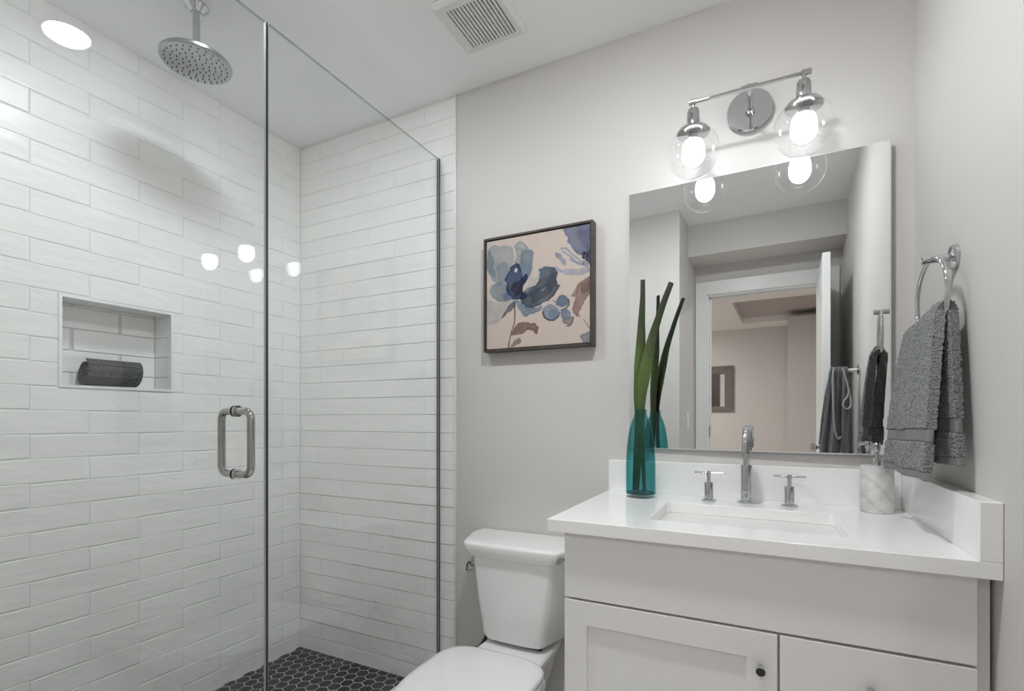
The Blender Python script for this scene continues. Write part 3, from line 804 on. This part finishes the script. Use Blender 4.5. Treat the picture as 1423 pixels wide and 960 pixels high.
ring_loft(b, [egg(0.0, .112, -.17, -.60, .9), egg(0.02, .108, -.175, -.595, .9), egg(0.10, .098, -.19, -.57, .9), egg(0.18, .108, -.20, -.60, .9), egg(0.24, .135, -.22, -.68, .85), egg(0.30, .166, -.25, -.745, .75), egg(0.326, .174, -.27, -.762, .7), egg(0.336, .170, -.28, -.755, .7)])
obj('bowl', b, M_porc, t, angle=70)
b = NB()
def deck(z, w, w2, yb, yf): return [(TC - w, yb, z), (TC - w2, yf, z), (TC + w2, yf, z), (TC + w, yb, z)]
ring_loft(b, [deck(0.20, .085, .10, -.08, -.34), deck(0.29, .105, .12, -.05, -.36), deck(0.325, .118, .13, -.035, -.36), deck(0.334, .116, .128, -.037, -.355)])
obj('deck', b, M_porc, t, bevel=0.02, segs=4, angle=60)
b = NB(); ring_loft(b, [deck(0.334, .09, .09, -.06, -.165), deck(0.3465, .09, .09, -.06, -.165)])
obj('gasket', b, M_blackplastic, t, smooth=False)
for s in (-1, 1):
    b = NB(); lathe(b, [(0.014, 0.334), (0.016, 0.338), (0.016, 0.352), (0.010, 0.357)], (TC + 0.010 + s * 0.07, -0.305, 0), (0, 0, 1), 20)
    obj('hinge_cap', b, M_porc, t)

tp = thing('supply_hose', 'dark hose on the wall behind the left of the toilet lid', 'hose', (1.0, -0.02, 0.13))
b = NB(); tube(b, catmull([(1.0, -0.03, 0.14), (1.0, -0.045, 0.19), (1.012, -0.055, 0.226), (1.045, -0.06, 0.24), (1.075, -0.065, 0.275), (1.10, -0.075, 0.335), (1.11, -0.08, 0.349)], 8), 0.0075, 12)
obj('hose', b, M_blackplastic, tp)
b = NB(); lathe(b, [(0.026, 0), (0.024, -0.004), (0.009, -0.006), (0.009, -0.045)], (1.0, 0, 0.14), (0, 1, 0), 24)
obj('stop_valve', b, M_chrome, tp)

tp = thing('wall_fitting', 'small chrome and black fitting on the wall left of the toilet tank', 'fitting', (0.985, -0.001, 0.537))
b = NB(); lathe(b, [(0.015, -0.0005), (0.015, -0.004), (0.0055, -0.006), (0.0055, -0.034)], (1.000, 0, 0.54), (0, 1, 0), 20); cyl(b, (0.983, -0.034, 0.528), (1.012, -0.034, 0.536), 0.0062, 14)
obj('body', b, M_chrome, tp)
b = NB(); tube(b, [(0.9785, -0.034, 0.527), (0.9795, -0.036, 0.543), (0.986, -0.036, 0.556), (0.993, -0.036, 0.556), (0.997, -0.036, 0.547)], 0.003, 8); cyl(b, (0.977, -0.034, 0.5265), (0.983, -0.034, 0.528), 0.0068, 12)
obj('clip', b, M_blackplastic, tp)

# ------------------------------------------------------------------ vanity
CZ, CT, CD, CXL = 0.8736, 0.030, 0.571, 1.5446
VX0, VX1 = 1.581, 2.367
t = thing('vanity_cabinet', 'pale grey shaker vanity cabinet standing under the white countertop', 'cabinet', (1.97, -0.3, 0))
b = NB(); bx(b, VX0, VX1, -0.529, -0.012, 0.10, CZ - CT - 0.0005); bx(b, VX0 + 0.002, VX1 - 0.002, -0.47, -0.012, 0, 0.10)
obj('body', b, M_cab, t, smooth=False, bevel=0.001)
obj('filler_strip', box(VX1 + 0.0005, 2.388, -0.529, -0.50, 0, CZ - CT - 0.0005), M_cab, t, smooth=False)
obj('false_front', box(VX0 + 0.001, VX1 - 0.001, -0.549, -0.5295, 0.681, CZ - CT - 0.002), M_cab, t, bevel=0.0015)
def shaker(x0, x1, z0, z1, sw=0.058, dep=0.009, y0=-0.549, y1=-0.5295):
    b = NB()
    o = [(x0, z0), (x1, z0), (x1, z1), (x0, z1)]; i = [(x0 + sw, z0 + sw), (x1 - sw, z0 + sw), (x1 - sw, z1 - sw), (x0 + sw, z1 - sw)]
    ring_loft(b, [[(x, y1, z) for x, z in o], [(x, y0, z) for x, z in o], [(x, y0, z) for x, z in i], [(x, y0 + dep, z) for x, z in i]], True, True)
    return b
def knob(x, z, par, y=-0.549):
    b = NB(); lathe(b, [(0.006, 0), (0.006, 0.010), (0.0092, 0.0115), (0.0098, 0.013), (0.0098, 0.023), (0.0088, 0.0242), (0.0005, 0.0245)], (x, y, z), (0, -1, 0), 28)
    o = obj('knob', b, [M_chrome, M_hallreflect], par); o['label'] = 'round chrome knob with a dark hall reflection painted on its face'
    for p_ in o.data.polygons:
        if p_.normal.y < -0.8 and all(abs(o.data.vertices[q].co.y - min(w_.co.y for w_ in o.data.vertices)) < 0.0006 for q in p_.vertices): p_.material_index = 1
d = obj('door', shaker(VX0 + 0.001, 2.0500, 0.112, 0.6755), M_cab, t, smooth=False, bevel=0.0015); knob(2.019, 0.6025, d)
for z0, z1, kz in ((0.402, 0.6755, 0.600), (0.112, 0.398, 0.255)):
    d = obj('drawer', box(2.0545, VX1 - 0.001, -0.549, -0.5295, z0, z1), M_cab, t, smooth=False, bevel=0.0015); knob(2.209, kz, d)

# countertop with the sink cut-out
b = NB()
SKX0, SKX1, SKY0, SKY1 = 1.769, 2.188, -0.464, -0.180
inn = rrect(SKX0, SKX1, SKY0, SKY1, 0.016, 5)
oc = [(XR - 0.0008, -0.0005), (CXL, -0.0005), (CXL, -CD), (XR - 0.0008, -CD)]
def slab(bm, z0, z1):
    T = {}
    for z in (z0, z1):
        T[z] = ([bm.verts.new((x, y, z)) for x, y in oc], [bm.verts.new((x, y, z)) for x, y in inn])
        O, I = T[z]; m = 6
        for c in range(4):
            for k in range(5): bm.faces.new((O[c], I[c * m + k], I[c * m + k + 1]))
            n_ = (c + 1) % 4
            bm.faces.new((O[c], I[c * m + 5], I[n_ * m], O[n_]))
    for w_ in (0, 1):
        A, B_ = T[z0][w_], T[z1][w_]; n = len(A)
        for k in range(n): bm.faces.new((A[k], A[(k + 1) % n], B_[(k + 1) % n], B_[k]))
slab(b, CZ - CT, CZ)
o = obj('countertop', b, M_quartz, bevel=0.0012, smooth=False); tag(o, 'white quartz countertop with a sink cut-out on the vanity', 'countertop')
o = obj('backsplash', box(CXL, 2.3615, -0.020, -0.0005, CZ, 0.978), M_quartz, bevel=0.0015, smooth=False); tag(o, 'long white quartz backsplash along the wall behind the faucet', 'backsplash', 'quartz splashes round the countertop')
o = obj('backsplash', box(2.362, XR - 0.0005, -CD, -0.0005, CZ, 0.978), M_quartz, bevel=0.0015, smooth=False); tag(o, 'white quartz side splash against the right wall under the hand towel', 'backsplash', 'quartz splashes round the countertop')

t = thing('sink_basin', 'rectangular white undermount sink basin sunk in the countertop', 'sink', (1.979, -0.32, 0.70))
b = NB(); rr = []
def sk(g, z, r): return [(x, y, z) for x, y in rrect(SKX0 + g, SKX1 - g, SKY0 + g, SKY1 - g, r, 5)]
zt = CZ - CT - 0.001
ring_loft(b, [sk(-.03, zt, .04), sk(-.004, zt, .022), sk(.0, zt - .006, .022), sk(.008, zt - .07, .03), sk(.018, zt - .105, .04), sk(.045, zt - .122, .05), sk(.12, zt - .127, .02)], False, True)
rings = [sk(-.03, zt, .04), sk(-.03, zt - .012, .04), sk(-.008, zt - .03, .03), sk(.0, zt - .10, .04), sk(.03, zt - .135, .05), sk(.12, zt - .139, .02)]
ring_loft(b, rings, False, True)
obj('basin', b, M_porc, t, angle=60)
b = NB(); lathe(b, [(0.030, 0), (0.030, 0.003), (0.024, 0.004), (0.020, 0.001), (0.001, 0.001)], (1.979, -0.32, zt - 0.1275), (0, 0, 1), 28)
obj('drain', b, M_chrome, t)

# ------------------------------------------------------------------ faucet set
t = thing('faucet', 'chrome gooseneck faucet with two cross handles behind the sink', 'faucet', (1.979, -0.085, CZ))
FX, FY = 1.979, -0.085
b = NB(); lathe(b, [(0.026, 0), (0.026, 0.003), (0.023, 0.0055), (0.0158, 0.0065), (0.0158, 0.108), (0.0150, 0.111), (0.0092, 0.1115)], (FX, FY, CZ), (0, 0, 1), 36)
obj('spout_base', b, M_chrome, t)
P = [(FX, FY, CZ + 0.11), (FX, FY, CZ + 0.14)]; Rr = 0.046; zc_ = CZ + 0.1725
for k in range(17):
    a_ = PI * k / 16; P.append((FX, FY - Rr + Rr * math.cos(a_), zc_ + Rr * math.sin(a_)))
P.append((FX, FY - 2 * Rr, zc_ - 0.022))
b = NB(); tube(b, P, 0.0096, 20)
obj('spout', b, M_chrome, t)
def tap(x, y):
    b = NB(); lathe(b, [(0.0215, 0), (0.0215, 0.003), (0.018, 0.0055), (0.0128, 0.007), (0.0128, 0.054), (0.0118, 0.0558), (0.0055, 0.056), (0.0055, 0.078)], (x, y, CZ), (0, 0, 1), 30)
    h = obj('handle', b, M_chrome, t)
    b = NB(); cyl(b, (x - 0.041, y, CZ + 0.0835), (x + 0.041, y, CZ + 0.0835), 0.0033, 14); lathe(b, [(0.0062, 0.076), (0.0062, 0.0875), (0.004, 0.089)], (x, y, CZ), (0, 0, 1), 20)
    obj('crossbar', b, M_chrome, h)
tap(1.876, -0.097); tap(2.090, -0.097)

# ------------------------------------------------------------------ soap dispenser
DX, DY = 2.294, -0.090
t = thing('soap_dispenser', 'white marble soap dispenser with chrome pump in the counter corner', 'soap dispenser', (DX, DY, CZ))
b = NB(); lathe(b, [(0.036, 0), (0.0378, 0.002), (0.0378, 0.120), (0.0362, 0.1235), (0.016, 0.1245)], (DX, DY, CZ), (0, 0, 1), 48)
obj('body', b, M_marble, t)
b = NB(); lathe(b, [(0.0135, 0.1245), (0.0135, 0.141), (0.0125, 0.142), (0.006, 0.1425), (0.006, 0.165)], (DX, DY, CZ), (0, 0, 1), 28)
pm = obj('pump', b, M_chrome, t)
b = NB(); lathe(b, [(0.0088, 0.162), (0.0092, 0.163), (0.0092, 0.182), (0.0086, 0.183), (0.0005, 0.1832)], (DX, DY, CZ), (0, 0, 1), 24)
cyl(b, (DX, DY, CZ + 0.1755), (DX - 0.022, DY - 0.022, CZ + 0.1735), 0.0042, 14); cyl(b, (DX - 0.0205, DY - 0.0205, CZ + 0.1745), (DX - 0.0225, DY - 0.0225, CZ + 0.163), 0.0034, 12)
obj('nozzle', b, M_chrome, pm)

# ------------------------------------------------------------------ vase and reeds
VXc, VYc = 1.676, -0.118
t = thing('vase', 'teal glass bottle vase standing on the left of the countertop', 'vase', (VXc, VYc, CZ))
prof = [(0.0452, 0.012), (0.0456, 0.03), (0.0456, 0.10), (0.0450, 0.125), (0.0432, 0.152), (0.0400, 0.184), (0.0345, 0.216), (0.0270, 0.240), (0.0212, 0.254), (0.0190, 0.262), (0.0186, 0.276)]
b = NB(); lathe(b, prof + [(r - 0.003, h) for r, h in reversed(prof[1:])] + [(0.0415, 0.016), (0.001, 0.016)], (VXc, VYc, CZ), (0, 0, 1), 48, False, False)
obj('body', b, M_teal, t, angle=60)
b = NB(); lathe(b, [(0.0405, 0.0125), (0.0425, 0.0125), (0.0425, 0.016), (0.0405, 0.016)], (VXc, VYc, CZ), (0, 0, 1), 48, closed=True)
b2 = NB(); lathe(b2, [(0.0448, 0.0115), (0.0448, 0.0155), (0.0002, 0.0155)], (VXc, VYc, CZ), (0, 0, 1), 48, True, True)
b.free(); obj('floor_of_vase', b2, M_tealdeep, t)
b = NB(); lathe(b, [(0.043, 0.0), (0.0446, 0.0015), (0.0452, 0.0108), (0.0002, 0.0108)], (VXc, VYc, CZ), (0, 0, 1), 48, True, True)
obj('foot', b, M_clear, t, label='thick clear glass foot')

def reed_leaf(pts, ws, ts, label):
    P = catmull(pts, 8); n = len(P); m = len(pts) - 1
    W = [np.interp(i / (n - 1) * m, range(m + 1), ws) for i in range(n)]
    T = [np.interp(i / (n - 1) * m, range(m + 1), ts) for i in range(n)]
    b = NB(); rings = []; k_ = 14; W = [x * 1.32 for x in W]
    for i in range(n):
        tan = (P[min(i + 1, n - 1)] - P[max(i - 1, 0)]).normalized()
        u = Vector((0.89, 0.45, 0)); u = (u - tan * u.dot(tan)).normalized(); v = tan.cross(u)
        rings.append([P[i] + u * math.cos(2 * PI * k / k_) * W[i] + v * math.sin(2 * PI * k / k_) * T[i] * (1 - 0.5 * abs(math.cos(2 * PI * k / k_))) for k in range(k_)])
    ring_loft(b, rings)
    o = obj('reed_stalk', b, M_reed, angle=60)
    tag(o, label, 'plant', 'reed stalks in the teal vase')
    a = o.data.attributes.new('along', 'FLOAT', 'POINT')
    a.data.foreach_set('value', [i / (n - 1) for i in range(n) for _ in range(k_)])
zb = CZ + 0.018
reed_leaf([(1.658, VYc + .012, zb), (1.664, VYc + .008, 1.00), (1.669, VYc + .002, 1.12), (1.6690, VYc - .001, 1.20), (1.6725, VYc - .003, 1.29), (1.6775, VYc - .004, 1.36), (1.6800, VYc - .005, 1.43), (1.6835, VYc - .006, 1.50), (1.6845, VYc - .007, 1.559)],
          [.008, .010, .009, .0115, .0125, .0115, .0085, .0062, .0055], [.003, .003, .003, .003, .003, .003, .003, .003, .003], 'upright green reed stalk in the teal vase, dark cut tip straight up')
reed_leaf([(1.690, VYc - .010, zb), (1.685, VYc - .009, 1.00), (1.6795, VYc - .007, 1.12), (1.6790, VYc - .008, 1.18), (1.688, VYc - .009, 1.25), (1.7000, VYc - .010, 1.31), (1.7130, VYc - .010, 1.37), (1.735, VYc - .009, 1.44), (1.752, VYc - .008, 1.49), (1.771, VYc - .006, 1.540)],
          [.004, .005, .008, .0115, .0145, .0135, .0105, .0080, .0072, .0062], [.003] * 10, 'green reed stalk in the teal vase leaning right at the top')

# ------------------------------------------------------------------ mirror above the counter (hung a little proud on its right)
mA, mB = Vector((1.610, -0.008, 0)), Vector((2.338, -0.023, 0))
dx = (mB - mA).normalized(); nn = Vector((dx.y, -dx.x, 0))
t = thing('wall_mirror', 'large frameless mirror on the wall behind the faucet', 'mirror', (1.974, -0.008, 1.018))
MZ0, MZ1 = 1.0195, 1.890
def mslab(a0, a1, z0, z1, d0, d1):
    bm = NB(); vs = []
    for z in (z0, z1):
        for s, dd in ((a0, d0), (a1, d0), (a1, d1), (a0, d1)):
            p = mA + dx * s + nn * dd; vs.append(bm.verts.new((p.x, p.y, z)))
    for f in ((0, 1, 2, 3), (7, 6, 5, 4), (0, 4, 5, 1), (1, 5, 6, 2), (2, 6, 7, 3), (3, 7, 4, 0)): bm.faces.new([vs[i] for i in f])
    return bm
LM = (mB - mA).length
bv = 0.0035
bm = NB()
A4 = [(0, MZ0), (LM, MZ0), (LM, MZ1), (0, MZ1)]; B4 = [(bv, MZ0 + bv), (LM - bv, MZ0 + bv), (LM - bv, MZ1 - bv), (bv, MZ1 - bv)]
def mp3(s, z, d): p = mA + dx * s + nn * d; return (p.x, p.y, z)
obj('silvered_glass', mslab(bv, LM - bv, MZ0 + bv, MZ1 - bv, -0.003, 0.0), M_silver, t, smooth=False)
ring_loft(bm, [[mp3(s, z, -0.005) for s, z in A4], [mp3(s, z, -0.0012) for s, z in A4], [mp3(s, z, 0.0001) for s, z in B4], [mp3(s, z, -0.0032) for s, z in B4]], closed=True)
obj('polished_edge', bm, M_mirredge, t, smooth=False)
for s, z in ((0.05, 1.08), (LM - 0.05, 1.08), (0.05, 1.83), (LM - 0.05, 1.83)):
    p = mA + dx * s + nn * -0.005
    if p.y < -0.0025: obj('standoff', box(p.x - 0.012, p.x + 0.012, p.y + 0.0005, -0.0003, z - 0.012, z + 0.012), M_blackplastic, t, smooth=False)

# ------------------------------------------------------------------ vanity light
t = thing('vanity_light', 'chrome two globe vanity light on the wall above the mirror', 'wall light', (1.986, -0.01, 2.07))
b = NB(); lathe(b, [(0.064, 0), (0.065, 0.002), (0.065, 0.016), (0.062, 0.0195), (0.001, 0.0200)], (1.986, 0, 2.071), (0, -1, 0), 56)
obj('backplate', b, M_chrome, t)
BY, BZ = -0.150, 2.060
b = NB(); tube(b, [(1.988, -0.018, 2.063), (1.988, -0.10, 2.062), (1.988, BY, BZ)], 0.0062, 16); lathe(b, [(0.014, 0), (0.012, 0.012), (0.0075, 0.016)], (1.988, -0.0195, 2.063), (0, -1, 0), 24)
obj('arm', b, M_chrome, t)
b = NB(); cyl(b, (1.832, BY, BZ), (2.136, BY, BZ), 0.0052, 18)
obj('crossbar', b, M_chrome, t)
for x0, x1, r in ((1.826, 1.846, .0085), (2.116, 2.140, .0085), (1.968, 1.978, .0082), (1.979, 1.995, .0098), (1.996, 2.010, .0085)): obj('bar_collar', cyl(NB(), (x0, BY, BZ), (x1, BY, BZ), r, 20), M_chrome, t)
GZ = 1.912
for gx in (1.838, 2.122):
    by = BY
    b = NB(); lathe(b, [(0.005, BZ - 0.004), (0.005, BZ - 0.018), (0.0135, BZ - 0.020), (0.0185, BZ - 0.030), (0.0185, BZ - 0.072), (0.030, BZ - 0.075), (0.042, BZ - 0.082), (0.0465, BZ - 0.088), (0.0465, BZ - 0.0935), (0.043, BZ - 0.095)], (gx, by, 0), (0, 0, 1), 40)
    sk_ = obj('socket_cap', b, M_chrome, t)
    b = NB(); lathe(b, [(0.0045, 0), (0.0045, 0.006), (0.006, 0.007), (0.006, 0.014), (0.001, 0.0145)], (gx, by - 0.0175, BZ - 0.040), (-0.45, -0.89, 0), 16)
    obj('set_screw', b, M_chrome, sk_)
    R_ = 0.0745; P = []
    a0 = math.asin(0.035 / R_)
    for k in range(29):
        a_ = a0 + (PI - a0) * k / 28; P.append((R_ * math.sin(a_), GZ + R_ * math.cos(a_)))
    P = [(0.034, GZ + R_ * math.cos(a0) + 0.012), (0.034, GZ + R_ * math.cos(a0) + 0.004)] + P
    b = NB(); lathe(b, P, (gx, by, 0), (0, 0, 1), 56, False, False)
    obj('globe', b, M_globe, t, angle=80, label='clear round glass globe')
    zt_ = BZ - 0.098
    b = NB(); lathe(b, [(0.0135, zt_ + 0.002), (0.0135, zt_ - 0.006), (0.020, zt_ - 0.012), (0.0265, zt_ - 0.020)], (gx, by, 0), (0, 0, 1), 32)
    obj('bulb_base', b, M_plate, t, label='white bulb base')
    prof_ = [(0.0262, zt_ - 0.0202), (0.0295, zt_ - 0.028), (0.0315, zt_ - 0.040), (0.0310, zt_ - 0.055), (0.0280, zt_ - 0.070), (0.0215, zt_ - 0.082), (0.012, zt_ - 0.089), (0.0005, zt_ - 0.091)]
    b = NB(); lathe(b, prof_, (gx, by, 0), (0, 0, 1), 32)
    obj('bulb', b, M_bulb, t, angle=80, label='lit frosted bulb')

# ------------------------------------------------------------------ towel ring and hand towel
RX, RY, RZ, RR = 2.352, -0.330, 1.384, 0.086
t = thing('towel_ring', 'chrome towel ring on the right wall above the side splash', 'towel ring', (XR, RY, 1.47))
b = NB(); lathe(b, [(0.0265, 0), (0.0265, 0.006), (0.0235, 0.010), (0.010, 0.012)], (XR - 0.0003, RY, 1.470), (-1, 0, 0), 36)
obj('flange', b, M_chrome, t)
b = NB(); lathe(b, [(0.0085, 0.008), (0.0085, 0.052), (0.0095, 0.053), (0.0095, 0.058), (0.007, 0.0595)], (XR, RY, 1.470), (-1, 0, 0), 24)
obj('post', b, M_chrome, t)
tw = math.radians(4)
def ringp(a_, r=RR): return (RX - r * math.sin(a_) * math.sin(tw) * -1 * -1, RY + r * math.sin(a_) * math.cos(tw), RZ + r * math.cos(a_))
b = NB(); tube(b, [ringp(2 * PI * k / 56) for k in range(56)], 0.0048, 14, closed=True)
obj('ring', b, M_chrome, t)

t = thing('hand_towel', 'grey terry hand towel draped through the chrome towel ring', 'towel', (2.33, -0.33, 1.0))
def drape(u, v, ztop, x_top, x_bot, ztot, phase, spread, yb0=-0.428):
    """one hanging layer: u across (towards camera 0 .. away 1), v down"""
    y_t = -0.408 + 0.150 * u; y_b = yb0 + spread * u
    s = v ** 0.75
    y = y_t * (1 - s) + y_b * s
    z = ztop(u) * (1 - v) + ztot(u) * v
    x = x_top(u) * (1 - s) + x_bot(u) * s
    x += 0.0060 * (0.35 + 0.65 * v) * math.sin(u * 2 * PI * 1.55 + phase) + 0.002 * math.sin(u * 21 + v * 3 + phase)
    return (x, y, z)
def ztop_(u): return 1.345 - 0.030 * u ** 1.4 + 0.004 * math.sin(u * 8)
def layer(nm, mt, par, a, c, front):
    """band of the drape between fractions a and c of the drop"""
    b = NB()
    if front:
        f = lambda u, v: drape(u, a + (c - a) * v, ztop_, lambda q: 2.348 - 0.022 * q, lambda q: 2.311 - 0.012 * q, lambda q: 0.998 + 0.003 * q, 0.4, 0.265, -0.468)
    else:
        f = lambda u, v: drape(u, a + (c - a) * v, ztop_, lambda q: 2.366 - 0.010 * q, lambda q: 2.367 - 0.038 * q, lambda q: 1.030, 2.1, 0.175, -0.455)
    grid(b, 46, max(6, int(70 * (c - a))), f)
    return b
def tw_part(nm, b, m, thick, disp=0.0, off=0.0, par=None):
    o = obj(nm, b, m, par or t, angle=180)
    sd = o.modifiers.new('thick', 'SOLIDIFY'); sd.thickness = thick; sd.offset = off
    if thick > 0.004:
        bv_ = o.modifiers.new('round', 'BEVEL'); bv_.width = thick * 0.35; bv_.segments = 2; bv_.limit_method = 'ANGLE'; bv_.angle_limit = 0.9
    if disp:
        s_ = o.modifiers.new('sub', 'SUBSURF'); s_.subdivision_type = 'SIMPLE'; s_.levels = 2; s_.render_levels = 2
        tx = bpy.data.textures.new('terry', 'CLOUDS'); tx.noise_scale = 0.0042; tx.noise_depth = 1
        dm = o.modifiers.new('pile', 'DISPLACE'); dm.texture = tx; dm.strength = disp; dm.mid_level = 0.5; dm.texture_coords = 'LOCAL'
    return o
# terry body: front layer, over the ring, back layer, as one continuous cloth
b = NB(); NU, NV = 46, 54
def over(u, v):
    # v 0..0.45 front drop (bottom up), 0.45..0.55 over the ring, 0.55..1 back drop
    f = lambda q, s: drape(q, s, ztop_, lambda k: 2.348 - 0.022 * k, lambda k: 2.311 - 0.012 * k, lambda k: 0.998 + 0.003 * k, 0.4, 0.265, -0.468)
    g = lambda q, s: drape(q, s, ztop_, lambda k: 2.366 - 0.010 * k, lambda k: 2.367 - 0.038 * k, lambda k: 1.030, 2.1, 0.175, -0.455)
    if v < 0.45: return f(u, 0.70 * (1 - v / 0.45))
    if v > 0.55: return g(u, 0.70 * (v - 0.55) / 0.45)
    k = (v - 0.45) / 0.10
    p, q = Vector(f(u, 0)), Vector(g(u, 0)); m = p.lerp(q, k); m.z += 0.012 * math.sin(PI * k)
    return m
grid(b, NU, NV, over)
tw_part('terry_cloth', b, M_terry, 0.017, 0.0055)
for nm, a, c, mt, th, dp in (('woven_band', 0.695, 0.785, M_band, 0.0135, 0), ('terry_end', 0.780, 0.955, M_terry, 0.018, 0.005), ('hem', 0.950, 1.0, M_band, 0.014, 0)):
    tw_part(nm, layer(nm, mt, t, a, c, True), mt, th, dp)
for nm, a, c, mt, th, dp in (('woven_band', 0.695, 0.800, M_band, 0.0135, 0), ('terry_end', 0.795, 0.950, M_terry, 0.018, 0.005), ('hem', 0.945, 1.0, M_band, 0.014, 0)):
    tw_part(nm, layer(nm, mt, t, a, c, False), mt, th, dp)

# ------------------------------------------------------------------ robe hook and bath towel (seen in the mirror)
HY_ = -1.285
t = thing('towel_peg', 'short chrome towel peg on the right wall beside the open door', 'towel peg', (XR, HY_, 1.358))
b = NB(); lathe(b, [(0.026, 0), (0.026, 0.006), (0.022, 0.010), (0.009, 0.012)], (XR - 0.0003, HY_, 1.358), (-1, 0, 0), 32)
obj('flange', b, M_chrome, t)
b = NB(); lathe(b, [(0.0085, 0.01), (0.0085, 0.11), (0.011, 0.112), (0.011, 0.118), (0.007, 0.120)], (XR, HY_, 1.358), (-1, 0, 0), 24)
obj('peg', b, M_plate, t, label='pale peg')
t = thing('bath_towel', 'dark grey bath towel slung over the peg, reflected in the mirror', 'towel', (2.30, HY_, 0.90))
b = NB()
def bt(u, v):
    # u across x (left .. right), v from mirror-side hem over the peg to the far hem
    a = abs(v - 0.5) * 2; side = 1 if v < 0.5 else -1
    x0 = 2.278 + 0.060 * u; x1 = 2.222 + 0.140 * u
    s = a ** 0.7
    x = x0 * (1 - s) + x1 * s
    z = 1.374 - 0.006 * (u - 0.5) ** 2 - (0.47 if side > 0 else 0.40) * max(0, a - 0.03)
    y = HY_ + side * (0.012 * min(1, a * 14) + 0.022 * a)
    y += 0.010 * min(1, a * 4) * math.sin(u * 17 + a * 1.2 + (0 if side > 0 else 1.5)) + 0.004 * math.sin(u * 40 + a * 6)
    return (x, y, z)
grid(b, 60, 90, bt)
o = tw_part('terry_cloth', b, M_terrydark, 0.007, 0.003)
# pale bound edges hanging in a loose fold and a loop
b = NB(); pts = catmull([(2.284, HY_ + .026, 1.372), (2.279, HY_ + .038, 1.31), (2.280, HY_ + .044, 1.23), (2.282, HY_ + .047, 1.14), (2.288, HY_ + .050, 1.06), (2.300, HY_ + .050, 1.022), (2.312, HY_ + .048, 1.03)], 8)
tube(b, pts, 0.0080, 10, rad2=0.0050)
obj('bound_edge', b, M_pale, t, label='pale bound towel edge')
b = NB(); pts = catmull([(2.322, HY_ + .024, 1.366), (2.334, HY_ + .034, 1.31), (2.345, HY_ + .040, 1.255), (2.338, HY_ + .044, 1.225), (2.323, HY_ + .046, 1.20), (2.322, HY_ + .048, 1.178), (2.338, HY_ + .048, 1.165), (2.352, HY_ + .046, 1.18), (2.352, HY_ + .042, 1.215), (2.345, HY_ + .040, 1.245)], 8)
tube(b, pts, 0.0080, 10, rad2=0.0048)
obj('bound_edge', b, M_pale, t, label='pale looped towel edge')

# ------------------------------------------------------------------ light switch, hall mirror
t = thing('light_switch', 'white light switch on the side wall left of the doorway, seen in the mirror', 'light switch', (XP, -1.885, 1.103))
obj('plate', box(XP + 0.0002, XP + 0.006, -1.922, -1.848, 1.043, 1.162), M_plate, t, bevel=0.002)
obj('rocker', box(XP + 0.006, XP + 0.010, -1.902, -1.868, 1.070, 1.135), M_plate, t, bevel=0.0015)

t = thing('hall_mirror', 'rectangular mirror in a weathered grey frame on the hall wall', 'mirror', (1.27, HY, 1.205))
b = NB(); qx0, qx1, qz0, qz1, qf = 1.075, 1.466, 1.205, 1.777, 0.10
o4 = [(qx0, qz0), (qx1, qz0), (qx1, qz1), (qx0, qz1)]; i4 = [(qx0 + qf, qz0 + qf * 0.6), (qx1 - qf, qz0 + qf * 0.6), (qx1 - qf, qz1 - qf), (qx0 + qf, qz1 - qf)]
ring_loft(b, [[(x, HY + 0.001, z) for x, z in o4], [(x, HY + 0.03, z) for x, z in o4], [(x, HY + 0.022, z) for x, z in i4], [(x, HY + 0.001, z) for x, z in i4]], closed=True)
obj('frame', b, M_hallframe, t, smooth=False, bevel=0.003)
obj('glass', box(i4[0][0], i4[1][0], HY + 0.004, HY + 0.010, i4[0][1], i4[2][1]), M_silver, t, smooth=False)
